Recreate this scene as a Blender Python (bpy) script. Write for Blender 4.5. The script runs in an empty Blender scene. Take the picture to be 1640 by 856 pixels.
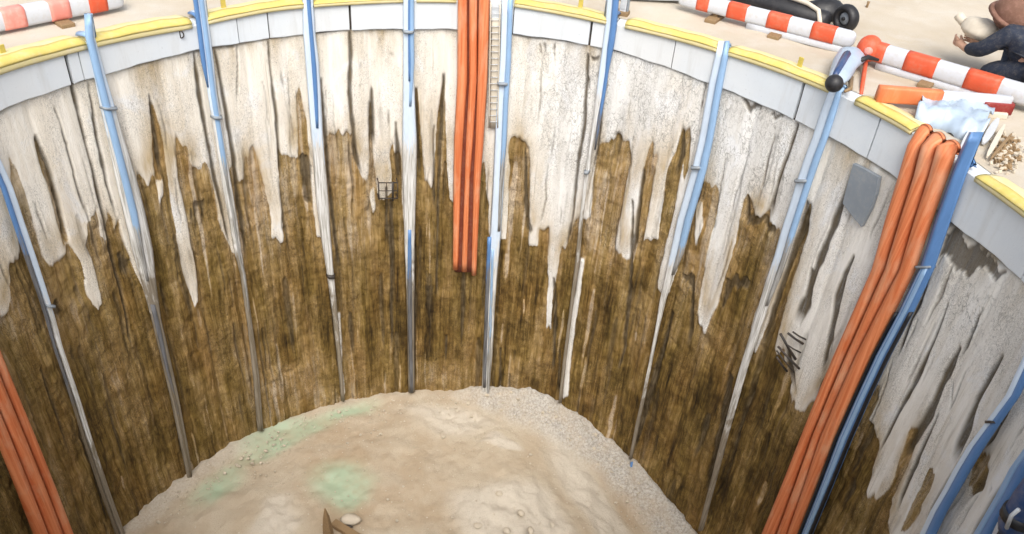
import bpy, bmesh, math, random
import numpy as np
from mathutils import Vector, Matrix

random.seed(7); rng = np.random.default_rng(7)
sc = bpy.context.scene
COL = sc.collection
rad = math.radians

# ------------------------------------------------------------------ camera solve (photo pixels 1640 x 856)
S = 6.0                                   # shaft radius in metres
PW, PH = 1640, 856
FPX, PITCH, ROLL = 1347.24, 0.62992, 0.081343
CAM = np.array([0.112275, -1.151239, 0.822218]) * S
HC = 0.085692 * S                         # nominal height of the capping beam
DEP = 1.317898 * S                        # depth of the pit below the foot of the capping beam
_F = np.array([0, math.cos(PITCH), -math.sin(PITCH)])
_R0 = np.array([1.0, 0, 0]); _U0 = np.cross(_R0, _F)
_R = math.cos(ROLL) * _R0 + math.sin(ROLL) * _U0
_U = -math.sin(ROLL) * _R0 + math.cos(ROLL) * _U0

def ray(u, v):
    return _F + _R * (u - PW / 2) / FPX - _U * (v - PH / 2) / FPX

def wall(u, v, r=S):
    """photo pixel -> (angle, z) on the far side of the cylinder of radius r"""
    d = ray(u, v)
    a = d[0] ** 2 + d[1] ** 2; b = CAM[0] * d[0] + CAM[1] * d[1]; c = CAM[0] ** 2 + CAM[1] ** 2 - r * r
    q = b * b - a * c
    t = (-b + math.sqrt(max(q, 0))) / a
    p = CAM + t * d
    return math.atan2(p[0], p[1]), p[2]

def ground(u, v, z):
    d = ray(u, v); t = (z - CAM[2]) / d[2]
    return CAM + t * d

def height_at(P, u, v):
    """height on the vertical through P seen at pixel (u, v)"""
    d = ray(u, v)
    n = np.array([d[0], d[1]]); w = np.array([P[0] - CAM[0], P[1] - CAM[1]])
    t = (n @ w) / (n @ n)
    return CAM[2] + t * d[2]

def cyl(th, z, r):
    return (r * math.sin(th), r * math.cos(th), z)

cd = bpy.data.cameras.new('camera'); cam = bpy.data.objects.new('camera', cd); COL.objects.link(cam)
cd.sensor_fit = 'HORIZONTAL'; cd.sensor_width = 36; cd.lens = FPX / PW * 36
cd.clip_start = 0.1; cd.clip_end = 2000
M = Matrix(((_R[0], _U[0], -_F[0], CAM[0]), (_R[1], _U[1], -_F[1], CAM[1]), (_R[2], _U[2], -_F[2], CAM[2]), (0, 0, 0, 1)))
cam.matrix_world = M
sc.camera = cam

# ------------------------------------------------------------------ helpers
def tag(o, label=None, cat=None, group=None, kind=None):
    if label: o['label'] = label
    if cat: o['category'] = cat
    if group: o['group'] = group
    if kind: o['kind'] = kind
    return o

def empty(name, loc, label, cat, group=None):
    o = bpy.data.objects.new(name, None); COL.objects.link(o)
    o.location = loc; o.empty_display_size = 0.2
    return tag(o, label, cat, group)

def mesh(name, verts, faces, mat, parent=None, smooth=True, bevel=0, auto=None):
    me = bpy.data.meshes.new(name)
    me.from_pydata([tuple(v) for v in verts], [], faces); me.update()
    o = bpy.data.objects.new(name, me); COL.objects.link(o)
    if mat: me.materials.append(mat)
    bm = bmesh.new(); bm.from_mesh(me)
    bmesh.ops.recalc_face_normals(bm, faces=bm.faces)
    bm.to_mesh(me); bm.free()
    if smooth: me.polygons.foreach_set('use_smooth', [True] * len(me.polygons))
    if parent:
        o.parent = parent
        o.matrix_parent_inverse = Matrix.Translation(parent.location).inverted() if parent.type == 'EMPTY' else Matrix()
    if bevel:
        b = o.modifiers.new('bevel', 'BEVEL'); b.width = bevel; b.segments = 2; b.limit_method = 'ANGLE'
    return o

class MB:
    def __init__(s): s.v = []; s.f = []
    def add(s, v, f):
        n = len(s.v); s.v += [tuple(p) for p in v]; s.f += [[i + n for i in q] for q in f]
    def box(s, c, x, y, z, hx, hy, hz):
        """oriented box: centre c, unit axes x y z, half sizes"""
        c = Vector(c); x = Vector(x).normalized(); y = Vector(y).normalized(); z = Vector(z).normalized()
        v = [c + x * hx * i + y * hy * j + z * hz * k for i in (-1, 1) for j in (-1, 1) for k in (-1, 1)]
        s.add(v, [[0, 1, 3, 2], [4, 6, 7, 5], [0, 4, 5, 1], [2, 3, 7, 6], [0, 2, 6, 4], [1, 5, 7, 3]])
    def tube(s, path, radii, n=10, cap=True):
        path = [Vector(p) for p in path]
        if not hasattr(radii, '__len__'): radii = [radii] * len(path)
        ref = None; rings = []
        for i, p in enumerate(path):
            t = (path[min(i + 1, len(path) - 1)] - path[max(i - 1, 0)]).normalized()
            if ref is None: ref = t.orthogonal().normalized()
            a = (ref - t * ref.dot(t)).normalized(); b = t.cross(a); ref = a
            rings.append([p + (a * math.cos(2 * math.pi * k / n) + b * math.sin(2 * math.pi * k / n)) * radii[i] for k in range(n)])
        v = [q for r in rings for q in r]
        f = [[i * n + k, i * n + (k + 1) % n, (i + 1) * n + (k + 1) % n, (i + 1) * n + k] for i in range(len(path) - 1) for k in range(n)]
        if cap: f += [list(range(n))[::-1], [(len(path) - 1) * n + k for k in range(n)]]
        s.add(v, f)
    def loft(s, rings, cap=True):
        n = len(rings[0]); v = [q for r in rings for q in r]
        f = [[i * n + k, i * n + (k + 1) % n, (i + 1) * n + (k + 1) % n, (i + 1) * n + k] for i in range(len(rings) - 1) for k in range(n)]
        if cap: f += [list(range(n))[::-1], [(len(rings) - 1) * n + k for k in range(n)]]
        s.add(v, f)
    def ball(s, c, rx, ry, rz, axes=None, n=14, m=9, bump=0, seed=0):
        r = random.Random(seed); c = Vector(c)
        ax = axes or (Vector((1, 0, 0)), Vector((0, 1, 0)), Vector((0, 0, 1)))
        v = [c - ax[2] * rz]
        for i in range(1, m):
            ph = -math.pi / 2 + math.pi * i / m
            for k in range(n):
                a = 2 * math.pi * k / n; w = 1 + r.uniform(-bump, bump)
                v.append(c + (ax[0] * rx * math.cos(a) * math.cos(ph) + ax[1] * ry * math.sin(a) * math.cos(ph) + ax[2] * rz * math.sin(ph)) * w)
        v.append(c + ax[2] * rz); e = len(v) - 1
        f = [[0, 1 + (k + 1) % n, 1 + k] for k in range(n)]
        for i in range(m - 2):
            for k in range(n):
                f.append([1 + i * n + k, 1 + i * n + (k + 1) % n, 1 + (i + 1) * n + (k + 1) % n, 1 + (i + 1) * n + k])
        f += [[e, 1 + (m - 2) * n + k, 1 + (m - 2) * n + (k + 1) % n] for k in range(n)]
        s.add(v, f)
    def build(s, name, mat, parent=None, smooth=True, bevel=0):
        return mesh(name, s.v, s.f, mat, parent, smooth, bevel)

# ------------------------------------------------------------------ numpy value noise
def vnoise(x, y, seed=0):
    xi = np.floor(x).astype(np.int64); yi = np.floor(y).astype(np.int64)
    fx = x - xi; fy = y - yi; fx = fx * fx * (3 - 2 * fx); fy = fy * fy * (3 - 2 * fy)
    def h(a, b):
        n = (a * 374761393 + b * 668265263 + seed * 974711) & 0xffffffff
        n = ((n ^ (n >> 13)) * 1274126177) & 0xffffffff
        return ((n ^ (n >> 16)) & 0xffff) / 65535.0
    return (h(xi, yi) * (1 - fx) + h(xi + 1, yi) * fx) * (1 - fy) + (h(xi, yi + 1) * (1 - fx) + h(xi + 1, yi + 1) * fx) * fy
def fbm(x, y, seed=0, o=4):
    s = 0; a = 0.5; t = 0
    for i in range(o):
        s = s + a * vnoise(x * 2 ** i, y * 2 ** i, seed + i * 17); t += a; a *= 0.5
    return s / t

# ------------------------------------------------------------------ materials
def newmat(name):
    m = bpy.data.materials.new(name); m.use_nodes = True
    nt = m.node_tree; b = nt.nodes['Principled BSDF']
    return m, nt, b
class NB:
    """tiny node builder"""
    def __init__(s, nt): s.nt = nt
    def n(s, t, **k):
        o = s.nt.nodes.new(t)
        for a, b in k.items(): setattr(o, a, b)
        return o
    def link(s, a, b): s.nt.links.new(a, b)
    def val(s, sock, v):
        if hasattr(v, 'is_linked'): s.link(v, sock)
        else: sock.default_value = v
    def math(s, op, a, b=None, clamp=False):
        o = s.n('ShaderNodeMath', operation=op, use_clamp=clamp); s.val(o.inputs[0], a)
        if b is not None: s.val(o.inputs[1], b)
        return o.outputs[0]
    def noise(s, vec, scale, detail=5, rough=0.6, stretch=None, dist=0):
        if stretch:
            m = s.n('ShaderNodeMapping'); s.link(vec, m.inputs[0]); m.inputs['Scale'].default_value = stretch; vec = m.outputs[0]
        o = s.n('ShaderNodeTexNoise'); s.link(vec, o.inputs['Vector'])
        o.inputs['Scale'].default_value = scale; o.inputs['Detail'].default_value = detail; o.inputs['Roughness'].default_value = rough
        o.inputs['Distortion'].default_value = dist
        return o.outputs['Fac']
    def ramp(s, fac, stops):
        o = s.n('ShaderNodeValToRGB'); s.val(o.inputs[0], fac); e = o.color_ramp.elements
        while len(e) < len(stops): e.new(0.5)
        for i, (p, c) in enumerate(stops):
            e[i].position = p; e[i].color = (*c, 1) if hasattr(c, '__len__') else (c, c, c, 1)
        return o.outputs[0]
    def mix(s, fac, a, b, mode='MIX'):
        o = s.n('ShaderNodeMix', data_type='RGBA', blend_type=mode); s.val(o.inputs[0], fac)
        for sock, v in ((o.inputs[6], a), (o.inputs[7], b)):
            if hasattr(v, 'is_linked'): s.link(v, sock)
            else: sock.default_value = (*v, 1) if len(v) == 3 else v
        return o.outputs[2]
    def attr(s, name):
        return s.n('ShaderNodeAttribute', attribute_name=name)
    def bump(s, h, strength=0.5, dist=0.02):
        o = s.n('ShaderNodeBump'); s.link(h, o.inputs['Height']); o.inputs['Strength'].default_value = strength; o.inputs['Distance'].default_value = dist
        return o.outputs[0]

def weathered(name, col, rough=0.6, var=0.25, scale=6, dirt=(0.3, 0.25, 0.18), dirt_amt=0.25, bump=0.2, stretch=None, metallic=0):
    m, nt, b = newmat(name); k = NB(nt)
    tc = k.n('ShaderNodeTexCoord').outputs['Object']
    n1 = k.noise(tc, scale, 6, 0.65, stretch); n2 = k.noise(tc, scale * 5, 4, 0.6, stretch)
    lo = tuple(c * (1 - var) for c in col); hi = tuple(min(1, c * (1 + var)) for c in col)
    c = k.mix(n1, lo, hi)
    d = k.math('MULTIPLY', k.ramp(k.math('ADD', k.math('MULTIPLY', n1, 0.5), k.math('MULTIPLY', n2, 0.5)), [(0.48, 0.0), (0.66, 1.0)]), dirt_amt)
    c = k.mix(d, c, dirt)
    k.link(c, b.inputs['Base Color']); b.inputs['Metallic'].default_value = metallic
    k.link(k.ramp(n2, [(0.3, rough * 0.8), (0.7, min(1, rough * 1.2))]), b.inputs['Roughness'])
    if bump: k.link(k.bump(n2, bump, 0.01), b.inputs['Normal'])
    return m

MT = {
    'orange': weathered('orange_plastic', (0.70, 0.195, 0.07), 0.45, 0.22, 3, (0.55, 0.32, 0.18), 0.35, 0.15, (3, 3, .6)),
    'pipe_gap_shade': weathered('shaded_orange', (0.16, 0.03, 0.012), 0.7, 0.3, 4),  # dark red for the shade in the pipe gaps
    'red': weathered('signal_red', (0.60, 0.085, 0.03), 0.55, 0.2, 4, (0.42, 0.2, 0.13), 0.5),
    'pink': weathered('overexposed_red', (0.76, 0.26, 0.21), 0.55, 0.15, 4, (0.7, 0.5, 0.42), 0.4),  # red with overexposure put into the colour
    'darkred': weathered('dark_red', (0.22, 0.012, 0.01), 0.45, 0.2, 6),
    'white': weathered('white_plastic', (0.55, 0.57, 0.61), 0.5, 0.10, 3, (0.42, 0.37, 0.29), 0.45, 0.1),
    'cream': weathered('cream_plastic', (0.58, 0.52, 0.42), 0.6, 0.1, 3),
    'blue': weathered('blue_hose', (0.10, 0.26, 0.60), 0.45, 0.25, 4, (0.25, 0.33, 0.45), 0.3, 0.15, (2, 2, .7)),
    'black': weathered('black_rubber', (0.012, 0.012, 0.014), 0.5, 0.3, 5, (0.1, 0.09, 0.08), 0.15),
    'steel': weathered('dark_steel', (0.035, 0.03, 0.026), 0.6, 0.3, 9, (0.14, 0.07, 0.03), 0.5),
    'grey': weathered('grey_plate', (0.22, 0.25, 0.28), 0.55, 0.15, 4, (0.4, 0.38, 0.34), 0.3),
    'palegrey': weathered('pale_grey', (0.5, 0.52, 0.54), 0.5, 0.12, 4),
    'wood': weathered('weathered_wood', (0.26, 0.17, 0.085), 0.8, 0.4, 5, (0.07, 0.045, 0.02), 0.6, 0.4, (6, 6, 1)),
    'yellow': weathered('yellow_foam', (0.66, 0.57, 0.28), 0.75, 0.10, 2.5, (0.66, 0.58, 0.42), 0.7, 0.25),
    'mustard': weathered('mustard_band', (0.60, 0.48, 0.13), 0.7, 0.18, 3, (0.62, 0.52, 0.28), 0.6, 0.2),
    'yellowdark': weathered('ochre_clip', (0.5, 0.4, 0.08), 0.6, 0.2, 6, (0.3, 0.2, 0.06), 0.4),
    'stone': weathered('pale_stone', (0.50, 0.44, 0.35), 0.85, 0.25, 5, (0.35, 0.28, 0.18), 0.4, 0.5),
    'navy': weathered('navy_cloth', (0.012, 0.02, 0.04), 0.85, 0.3, 14),
    'skin': weathered('skin', (0.52, 0.31, 0.21), 0.55, 0.08, 8, (0.4, 0.2, 0.14), 0.2, 0.05),
    'brown': weathered('brown_felt', (0.17, 0.085, 0.055), 0.85, 0.35, 6, (0.33, 0.19, 0.16), 0.5, 0.4),
    'darkblue': weathered('dark_blue_plastic', (0.025, 0.06, 0.16), 0.4, 0.3, 6),
    'sheet': weathered('pale_plastic_sheet', (0.36, 0.44, 0.53), 0.4, 0.2, 3, (0.5, 0.5, 0.5), 0.25),
}

# capping beam: concrete
def concrete_mat():
    m, nt, b = newmat('beam_concrete'); k = NB(nt)
    tc = k.n('ShaderNodeTexCoord').outputs['Object']
    n0 = k.noise(tc, 0.6, 3, 0.5); n1 = k.noise(tc, 3, 7, 0.65); n2 = k.noise(tc, 30, 5, 0.7); n3 = k.noise(tc, 5, 5, 0.6, (1, 1, .12))
    c = k.mix(n1, (0.57, 0.62, 0.67), (0.68, 0.72, 0.745))
    c = k.mix(k.ramp(n0, [(0.4, 0.0), (0.65, 0.5)]), c, (0.66, 0.65, 0.615))
    c = k.mix(k.ramp(n3, [(0.52, 0.0), (0.75, 0.45)]), c, (0.44, 0.43, 0.40))
    c = k.mix(k.ramp(n2, [(0.62, 0.0), (0.75, 0.5)]), c, (0.3, 0.3, 0.3))
    k.link(c, b.inputs['Base Color']); b.inputs['Roughness'].default_value = 0.85
    k.link(k.bump(n2, 0.25, 0.01), b.inputs['Normal'])
    return m
MT['beam'] = concrete_mat()

def wall_mat():
    m, nt, b = newmat('shaft_lining'); k = NB(nt)
    co = k.attr('wallco').outputs['Vector']
    coat = k.attr('coat').outputs['Fac']; seam_shade = k.attr('seam_shade').outputs['Fac']; tone = k.attr('tone').outputs['Fac']; crk = k.attr('crackle').outputs['Fac']; warm = k.attr('warm').outputs['Fac']
    s1 = k.noise(co, 1.0, 8, 0.62, (7, 0.55, 1), 0.3)        # long run-down streaks
    s2 = k.noise(co, 1.0, 6, 0.65, (26, 2.4, 1), 0.2)        # fine streaks
    g = k.noise(co, 34, 5, 0.75)                               # grain
    big = k.noise(co, 0.8, 4, 0.55)
    # grout coat edge broken up by the streaks
    f = k.math('ADD', k.math('ADD', k.math('MULTIPLY', coat, 0.72), k.math('MULTIPLY', k.attr('coatw').outputs['Fac'], 0.28)), k.math('MULTIPLY', k.math('SUBTRACT', s2, 0.5), 0.75))
    f = k.math('ADD', f, k.math('MULTIPLY', k.math('SUBTRACT', g, 0.5), 0.3))
    fs = k.ramp(f, [(0.24, 0.0), (0.74, 1.0)]); f = k.ramp(f, [(0.41, 0.0), (0.55, 1.0)])
    f = k.mix(k.math('MULTIPLY', k.ramp(k.noise(co, 1.0, 3, 0.5, (1.3, 0.9, 1)), [(0.42, 0.0), (0.6, 1.0)]), 0.85), f, fs)
    pan = k.attr('panel').outputs['Fac']; edge = k.attr('edge').outputs['Fac']
    t = k.math('ADD', k.math('MULTIPLY', s1, 0.62), k.math('MULTIPLY', s2, 0.5))
    t = k.math('ADD', t, k.math('MULTIPLY', k.math('SUBTRACT', tone, 0.5), 0.72))
    t = k.math('ADD', t, k.math('MULTIPLY', k.math('SUBTRACT', big, 0.5), 0.35))
    t = k.math('ADD', t, k.math('MULTIPLY', k.math('SUBTRACT', pan, 0.5), 0.30))
    s4 = k.noise(co, 1.0, 4, 0.6, (60, 1.1, 1))
    t = k.math('ADD', t, k.math('MULTIPLY', k.math('SUBTRACT', s4, 0.5), 0.34))
    pm = k.noise(co, 1.0, 7, 0.68, (3.4, 0.85, 1), 0.7)
    t = k.math('ADD', t, k.math('MULTIPLY', k.math('SUBTRACT', pm, 0.5), 0.42))
    brown = k.ramp(t, [(0.25, (0.020, 0.012, 0.004)), (0.38, (0.092, 0.058, 0.014)), (0.51, (0.205, 0.136, 0.038)), (0.68, (0.36, 0.255, 0.11)), (0.92, (0.55, 0.46, 0.34))])
    hue = k.noise(co, 1.0, 4, 0.6, (2.2, 0.5, 1))
    brown = k.mix(k.ramp(hue, [(0.35, 0.0), (0.7, 0.55)]), brown, (0.31, 0.20, 0.135), 'SOFT_LIGHT')
    brown = k.mix(k.ramp(hue, [(0.3, 0.5), (0.5, 0.0)]), brown, (0.22, 0.20, 0.06), 'SOFT_LIGHT')
    vo = k.n('ShaderNodeTexVoronoi', feature='DISTANCE_TO_EDGE'); mp = k.n('ShaderNodeMapping'); k.link(co, mp.inputs[0]); mp.inputs['Scale'].default_value = (13, 6, 1)
    wob = k.n('ShaderNodeVectorMath', operation='ADD'); k.link(mp.outputs[0], wob.inputs[0])
    wn = k.n('ShaderNodeTexNoise'); k.link(mp.outputs[0], wn.inputs['Vector']); wn.inputs['Scale'].default_value = 1.2
    wv = k.n('ShaderNodeVectorMath', operation='SCALE'); k.link(wn.outputs['Color'], wv.inputs[0]); wv.inputs['Scale'].default_value = 1.6
    k.link(wv.outputs[0], wob.inputs[1]); k.link(wob.outputs[0], vo.inputs['Vector']); vo.inputs['Scale'].default_value = 1
    crack = k.ramp(vo.outputs['Distance'], [(0.0, 1.0), (0.07, 0.0)])
    brown = k.mix(k.math('MULTIPLY', k.math('MULTIPLY', crack, 0.45), k.ramp(big, [(0.45, 0.0), (0.6, 1.0)])), brown, (0.03, 0.02, 0.01))
    brown = k.mix(k.ramp(g, [(0.56, 0.0), (0.74, 0.4)]), brown, (0.045, 0.03, 0.014))
    # pale grout coat
    pv = k.ramp(k.math('ADD', k.math('MULTIPLY', s1, 0.7), k.math('MULTIPLY', big, 0.35)), [(0.36, 0.0), (0.68, 1.0)])
    cream = k.mix(pv, (0.76, 0.69, 0.575), (0.90, 0.865, 0.79))
    greyc = k.mix(pv, (0.67, 0.67, 0.65), (0.88, 0.89, 0.885))
    pale = k.mix(warm, greyc, cream)
    p1 = k.noise(co, 1.0, 6, 0.65, (2.1, 1.1, 1), 0.8); p2 = k.noise(co, 1.0, 7, 0.7, (3.4, 1.9, 1), 0.5)
    pale = k.mix(k.ramp(p1, [(0.54, 0.0), (0.64, 0.6)]), pale, (0.84, 0.86, 0.88))
    pale = k.mix(k.ramp(p2, [(0.58, 0.0), (0.72, 0.32)]), pale, (0.50, 0.46, 0.40))
    sc = k.math('MULTIPLY', k.ramp(k.noise(co, 1.0, 8, 0.75, (30, 9, 1), 1.2), [(0.62, 0.0), (0.70, 0.6)]), k.ramp(p1, [(0.42, 0.0), (0.55, 1.0)]))
    pale = k.mix(sc, pale, (0.22, 0.195, 0.15))
    pale = k.mix(k.ramp(s2, [(0.58, 0.0), (0.80, 0.4)]), pale, (0.46, 0.41, 0.33))
    pale = k.mix(k.math('MULTIPLY', k.math('SUBTRACT', 1.0, pan), 0.22), pale, (0.52, 0.48, 0.41))
    pale = k.mix(k.math('MULTIPLY', edge, k.ramp(hue, [(0.4, 0.0), (0.60, 0.8)])), pale, (0.40, 0.28, 0.12))
    # hairline vertical cracks
    lv = k.n('ShaderNodeTexVoronoi', feature='DISTANCE_TO_EDGE'); lm_ = k.n('ShaderNodeMapping'); k.link(co, lm_.inputs[0]); lm_.inputs['Scale'].default_value = (6.5, 0.42, 1)
    la = k.n('ShaderNodeVectorMath', operation='ADD'); k.link(lm_.outputs[0], la.inputs[0]); k.link(wv.outputs[0], la.inputs[1]); k.link(la.outputs[0], lv.inputs['Vector'])
    hair = k.math('MULTIPLY', k.ramp(lv.outputs['Distance'], [(0.0, 1.0), (0.085, 0.0)]), k.ramp(k.noise(co, 1.0, 4, 0.6, (2.2, 0.9, 1)), [(0.42, 0.0), (0.55, 1.0)]))
    pale = k.mix(k.math('MULTIPLY', hair, 0.7), pale, (0.2, 0.18, 0.15))
    brown = k.mix(k.math('MULTIPLY', hair, 0.75), brown, (0.025, 0.016, 0.008))
    pale = k.mix(k.ramp(k.noise(co, 1.0, 5, 0.6, (11, 0.35, 1)), [(0.61, 0.0), (0.70, 0.6)]), pale, (0.36, 0.31, 0.23))
    pale = k.mix(k.math('MULTIPLY', k.math('MULTIPLY', crk, k.ramp(p2, [(0.40, 0.15), (0.60, 1.2)])), k.math('ADD', k.math('MULTIPLY', crack, 0.6), k.ramp(g, [(0.5, 0.0), (0.7, 0.5)]))), pale, (0.2, 0.19, 0.17))
    fv = k.n('ShaderNodeTexVoronoi', feature='DISTANCE_TO_EDGE'); fm_ = k.n('ShaderNodeMapping'); k.link(co, fm_.inputs[0]); fm_.inputs['Scale'].default_value = (17, 2.6, 1)
    fa = k.n('ShaderNodeVectorMath', operation='ADD'); k.link(fm_.outputs[0], fa.inputs[0]); k.link(wv.outputs[0], fa.inputs[1]); k.link(fa.outputs[0], fv.inputs['Vector'])
    web = k.math('MULTIPLY', k.ramp(fv.outputs['Distance'], [(0.0, 1.0), (0.13, 0.0)]), k.ramp(k.noise(co, 1.0, 5, 0.65, (1.5, 1.2, 1)), [(0.46, 0.0), (0.56, 1.0)]))
    brown = k.mix(k.math('MULTIPLY', web, 0.5), brown, (0.022, 0.015, 0.008))
    c = k.mix(f, brown, pale)
    sm = k.math('MULTIPLY', seam_shade, k.ramp(k.math('ADD', s2, k.math('MULTIPLY', g, 0.3)), [(0.3, 0.6), (0.7, 1.0)]), True)
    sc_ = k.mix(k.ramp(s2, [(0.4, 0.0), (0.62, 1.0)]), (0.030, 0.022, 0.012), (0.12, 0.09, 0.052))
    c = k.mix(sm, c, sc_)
    k.link(c, b.inputs['Base Color'])
    k.link(k.math('ADD', k.math('MULTIPLY', f, 0.1), 0.78), b.inputs['Roughness'])
    b.inputs['Specular IOR Level'].default_value = 0.25
    h = k.math('ADD', k.math('MULTIPLY', s2, 0.6), k.math('MULTIPLY', g, k.math('SUBTRACT', 0.5, k.math('MULTIPLY', f, 0.25)))); h = k.math('ADD', h, k.math('MULTIPLY', f, 0.25))
    h = k.math('SUBTRACT', h, k.math('MULTIPLY', crack, 0.15))
    k.link(k.bump(h, 0.6, 0.025), b.inputs['Normal'])
    return m
MT['wall'] = wall_mat()

def floor_mat():
    m, nt, b = newmat('pit_mud'); k = NB(nt)
    tc = k.n('ShaderNodeTexCoord').outputs['Object']
    wet = k.attr('wet').outputs['Fac']; grey = k.attr('berm').outputs['Fac']; pale_a = k.attr('pale').outputs['Fac']
    n0 = k.noise(tc, 0.55, 4, 0.55); n1 = k.noise(tc, 2.2, 6, 0.6); n2 = k.noise(tc, 22, 6, 0.7); n3 = k.noise(tc, 70, 3, 0.6)
    c = k.mix(k.ramp(n0, [(0.35, 0.0), (0.65, 1.0)]), (0.37, 0.285, 0.19), (0.45, 0.385, 0.29))
    c = k.mix(k.ramp(n1, [(0.45, 0.0), (0.75, 0.55)]), c, (0.48, 0.415, 0.32))
    c = k.mix(k.math('MULTIPLY', pale_a, 0.9), c, (0.53, 0.48, 0.40))
    gc = k.mix(k.ramp(n2, [(0.36, 0.0), (0.6, 1.0)]), (0.27, 0.25, 0.22), (0.50, 0.475, 0.43))
    vf = k.n('ShaderNodeTexVoronoi', feature='DISTANCE_TO_EDGE'); k.link(tc, vf.inputs['Vector']); vf.inputs['Scale'].default_value = 9
    gc = k.mix(k.math('MULTIPLY', k.ramp(vf.outputs['Distance'], [(0.0, 1.0), (0.1, 0.0)]), k.math('MULTIPLY', grey, 0.22)), gc, (0.06, 0.05, 0.04))
    c = k.mix(k.math('MULTIPLY', grey, k.ramp(n1, [(0.3, 0.45), (0.6, 1.0)])), c, gc)
    c = k.mix(k.math('MULTIPLY', k.ramp(n3, [(0.55, 0.0), (0.68, 0.6)]), k.ramp(n1, [(0.3, 0.15), (0.6, 0.9)])), c, (0.2, 0.16, 0.11))
    c = k.mix(k.math('MULTIPLY', wet, k.ramp(n1, [(0.35, 0.45), (0.6, 0.95)])), c, (0.34, 0.43, 0.30))
    k.link(c, b.inputs['Base Color'])
    k.link(k.math('SUBTRACT', 0.9, k.math('MULTIPLY', wet, 0.35)), b.inputs['Roughness'])
    h = k.math('ADD', n2, k.math('MULTIPLY', n3, 0.4))
    bp = k.n('ShaderNodeBump'); k.link(h, bp.inputs['Height']); bp.inputs['Distance'].default_value = 0.03
    k.link(k.math('SUBTRACT', 0.55, k.math('MULTIPLY', wet, 0.4)), bp.inputs['Strength']); k.link(bp.outputs[0], b.inputs['Normal'])
    return m
MT['floor'] = floor_mat()

def ground_mat():
    m, nt, b = newmat('site_sand'); k = NB(nt)
    tc = k.n('ShaderNodeTexCoord').outputs['Object']
    n0 = k.noise(tc, 0.45, 4, 0.6); n1 = k.noise(tc, 3, 6, 0.6); n2 = k.noise(tc, 40, 5, 0.7)
    c = k.mix(k.ramp(n0, [(0.35, 0.0), (0.65, 1.0)]), (0.43, 0.365, 0.275), (0.51, 0.46, 0.38))
    c = k.mix(k.ramp(n1, [(0.5, 0.0), (0.75, 0.5)]), c, (0.52, 0.50, 0.46))
    c = k.mix(k.ramp(n2, [(0.58, 0.0), (0.74, 0.5)]), c, (0.27, 0.22, 0.16))
    k.link(c, b.inputs['Base Color']); b.inputs['Roughness'].default_value = 0.95
    k.link(k.bump(n2, 0.4, 0.02), b.inputs['Normal'])
    return m
MT['ground'] = ground_mat()

def hose_mat(name, blue, dirt=(0.46, 0.45, 0.42)):
    """blue hose that carries a crust of dried cement where the vertex attribute says so"""
    m, nt, b = newmat(name); k = NB(nt)
    tc = k.n('ShaderNodeTexCoord').outputs['Object']
    cr = k.attr('crust').outputs['Fac']
    n1 = k.noise(tc, 5, 6, 0.65, (3, 3, 0.6)); n2 = k.noise(tc, 30, 5, 0.6, (2, 2, 0.5))
    c = k.mix(n1, tuple(x * 0.78 for x in blue), tuple(min(1, x * 1.2) for x in blue))
    wc = k.attr('wallco').outputs['Vector']; mud = k.attr('mud').outputs['Fac']
    st = k.noise(wc, 1.0, 5, 0.6, (45, 1.6, 1)); st2 = k.noise(wc, 1.0, 4, 0.6, (9, 2.2, 1))
    f = k.ramp(k.math('ADD', cr, k.math('MULTIPLY', k.math('SUBTRACT', k.math('ADD', k.math('MULTIPLY', st, .6), k.math('MULTIPLY', st2, .4)), 0.5), 1.3)), [(0.42, 0.0), (0.56, 1.0)])
    dc = k.mix(k.ramp(st, [(0.38, 0.0), (0.58, 1.0)]), tuple(x * y for x, y in zip(dirt, (.52, .5, .46))), dirt)
    md = k.ramp(k.math('ADD', mud, k.math('MULTIPLY', k.math('SUBTRACT', st2, 0.5), 1.2)), [(0.4, 0.0), (0.6, 0.85)])
    dc = k.mix(md, dc, k.mix(st, (0.07, 0.05, 0.022), (0.27, 0.215, 0.14)))
    c = k.mix(f, c, dc)
    k.link(c, b.inputs['Base Color']); k.link(k.math('ADD', 0.42, k.math('MULTIPLY', f, 0.45)), b.inputs['Roughness'])
    k.link(k.bump(n2, 0.25, 0.01), b.inputs['Normal'])
    return m
MT['hose_deep_shade'] = hose_mat('deep_shade_blue_hose', (0.10, 0.215, 0.44), (0.155, 0.16, 0.175))  # deep blue, also the colour for a hose's shaded side
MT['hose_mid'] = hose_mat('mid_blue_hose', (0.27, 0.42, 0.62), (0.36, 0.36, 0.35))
MT['hose_pale_lit'] = hose_mat('pale_lit_blue_hose', (0.60, 0.70, 0.81), (0.70, 0.70, 0.68))  # pale blue, also the colour for a hose's lit side

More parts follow.
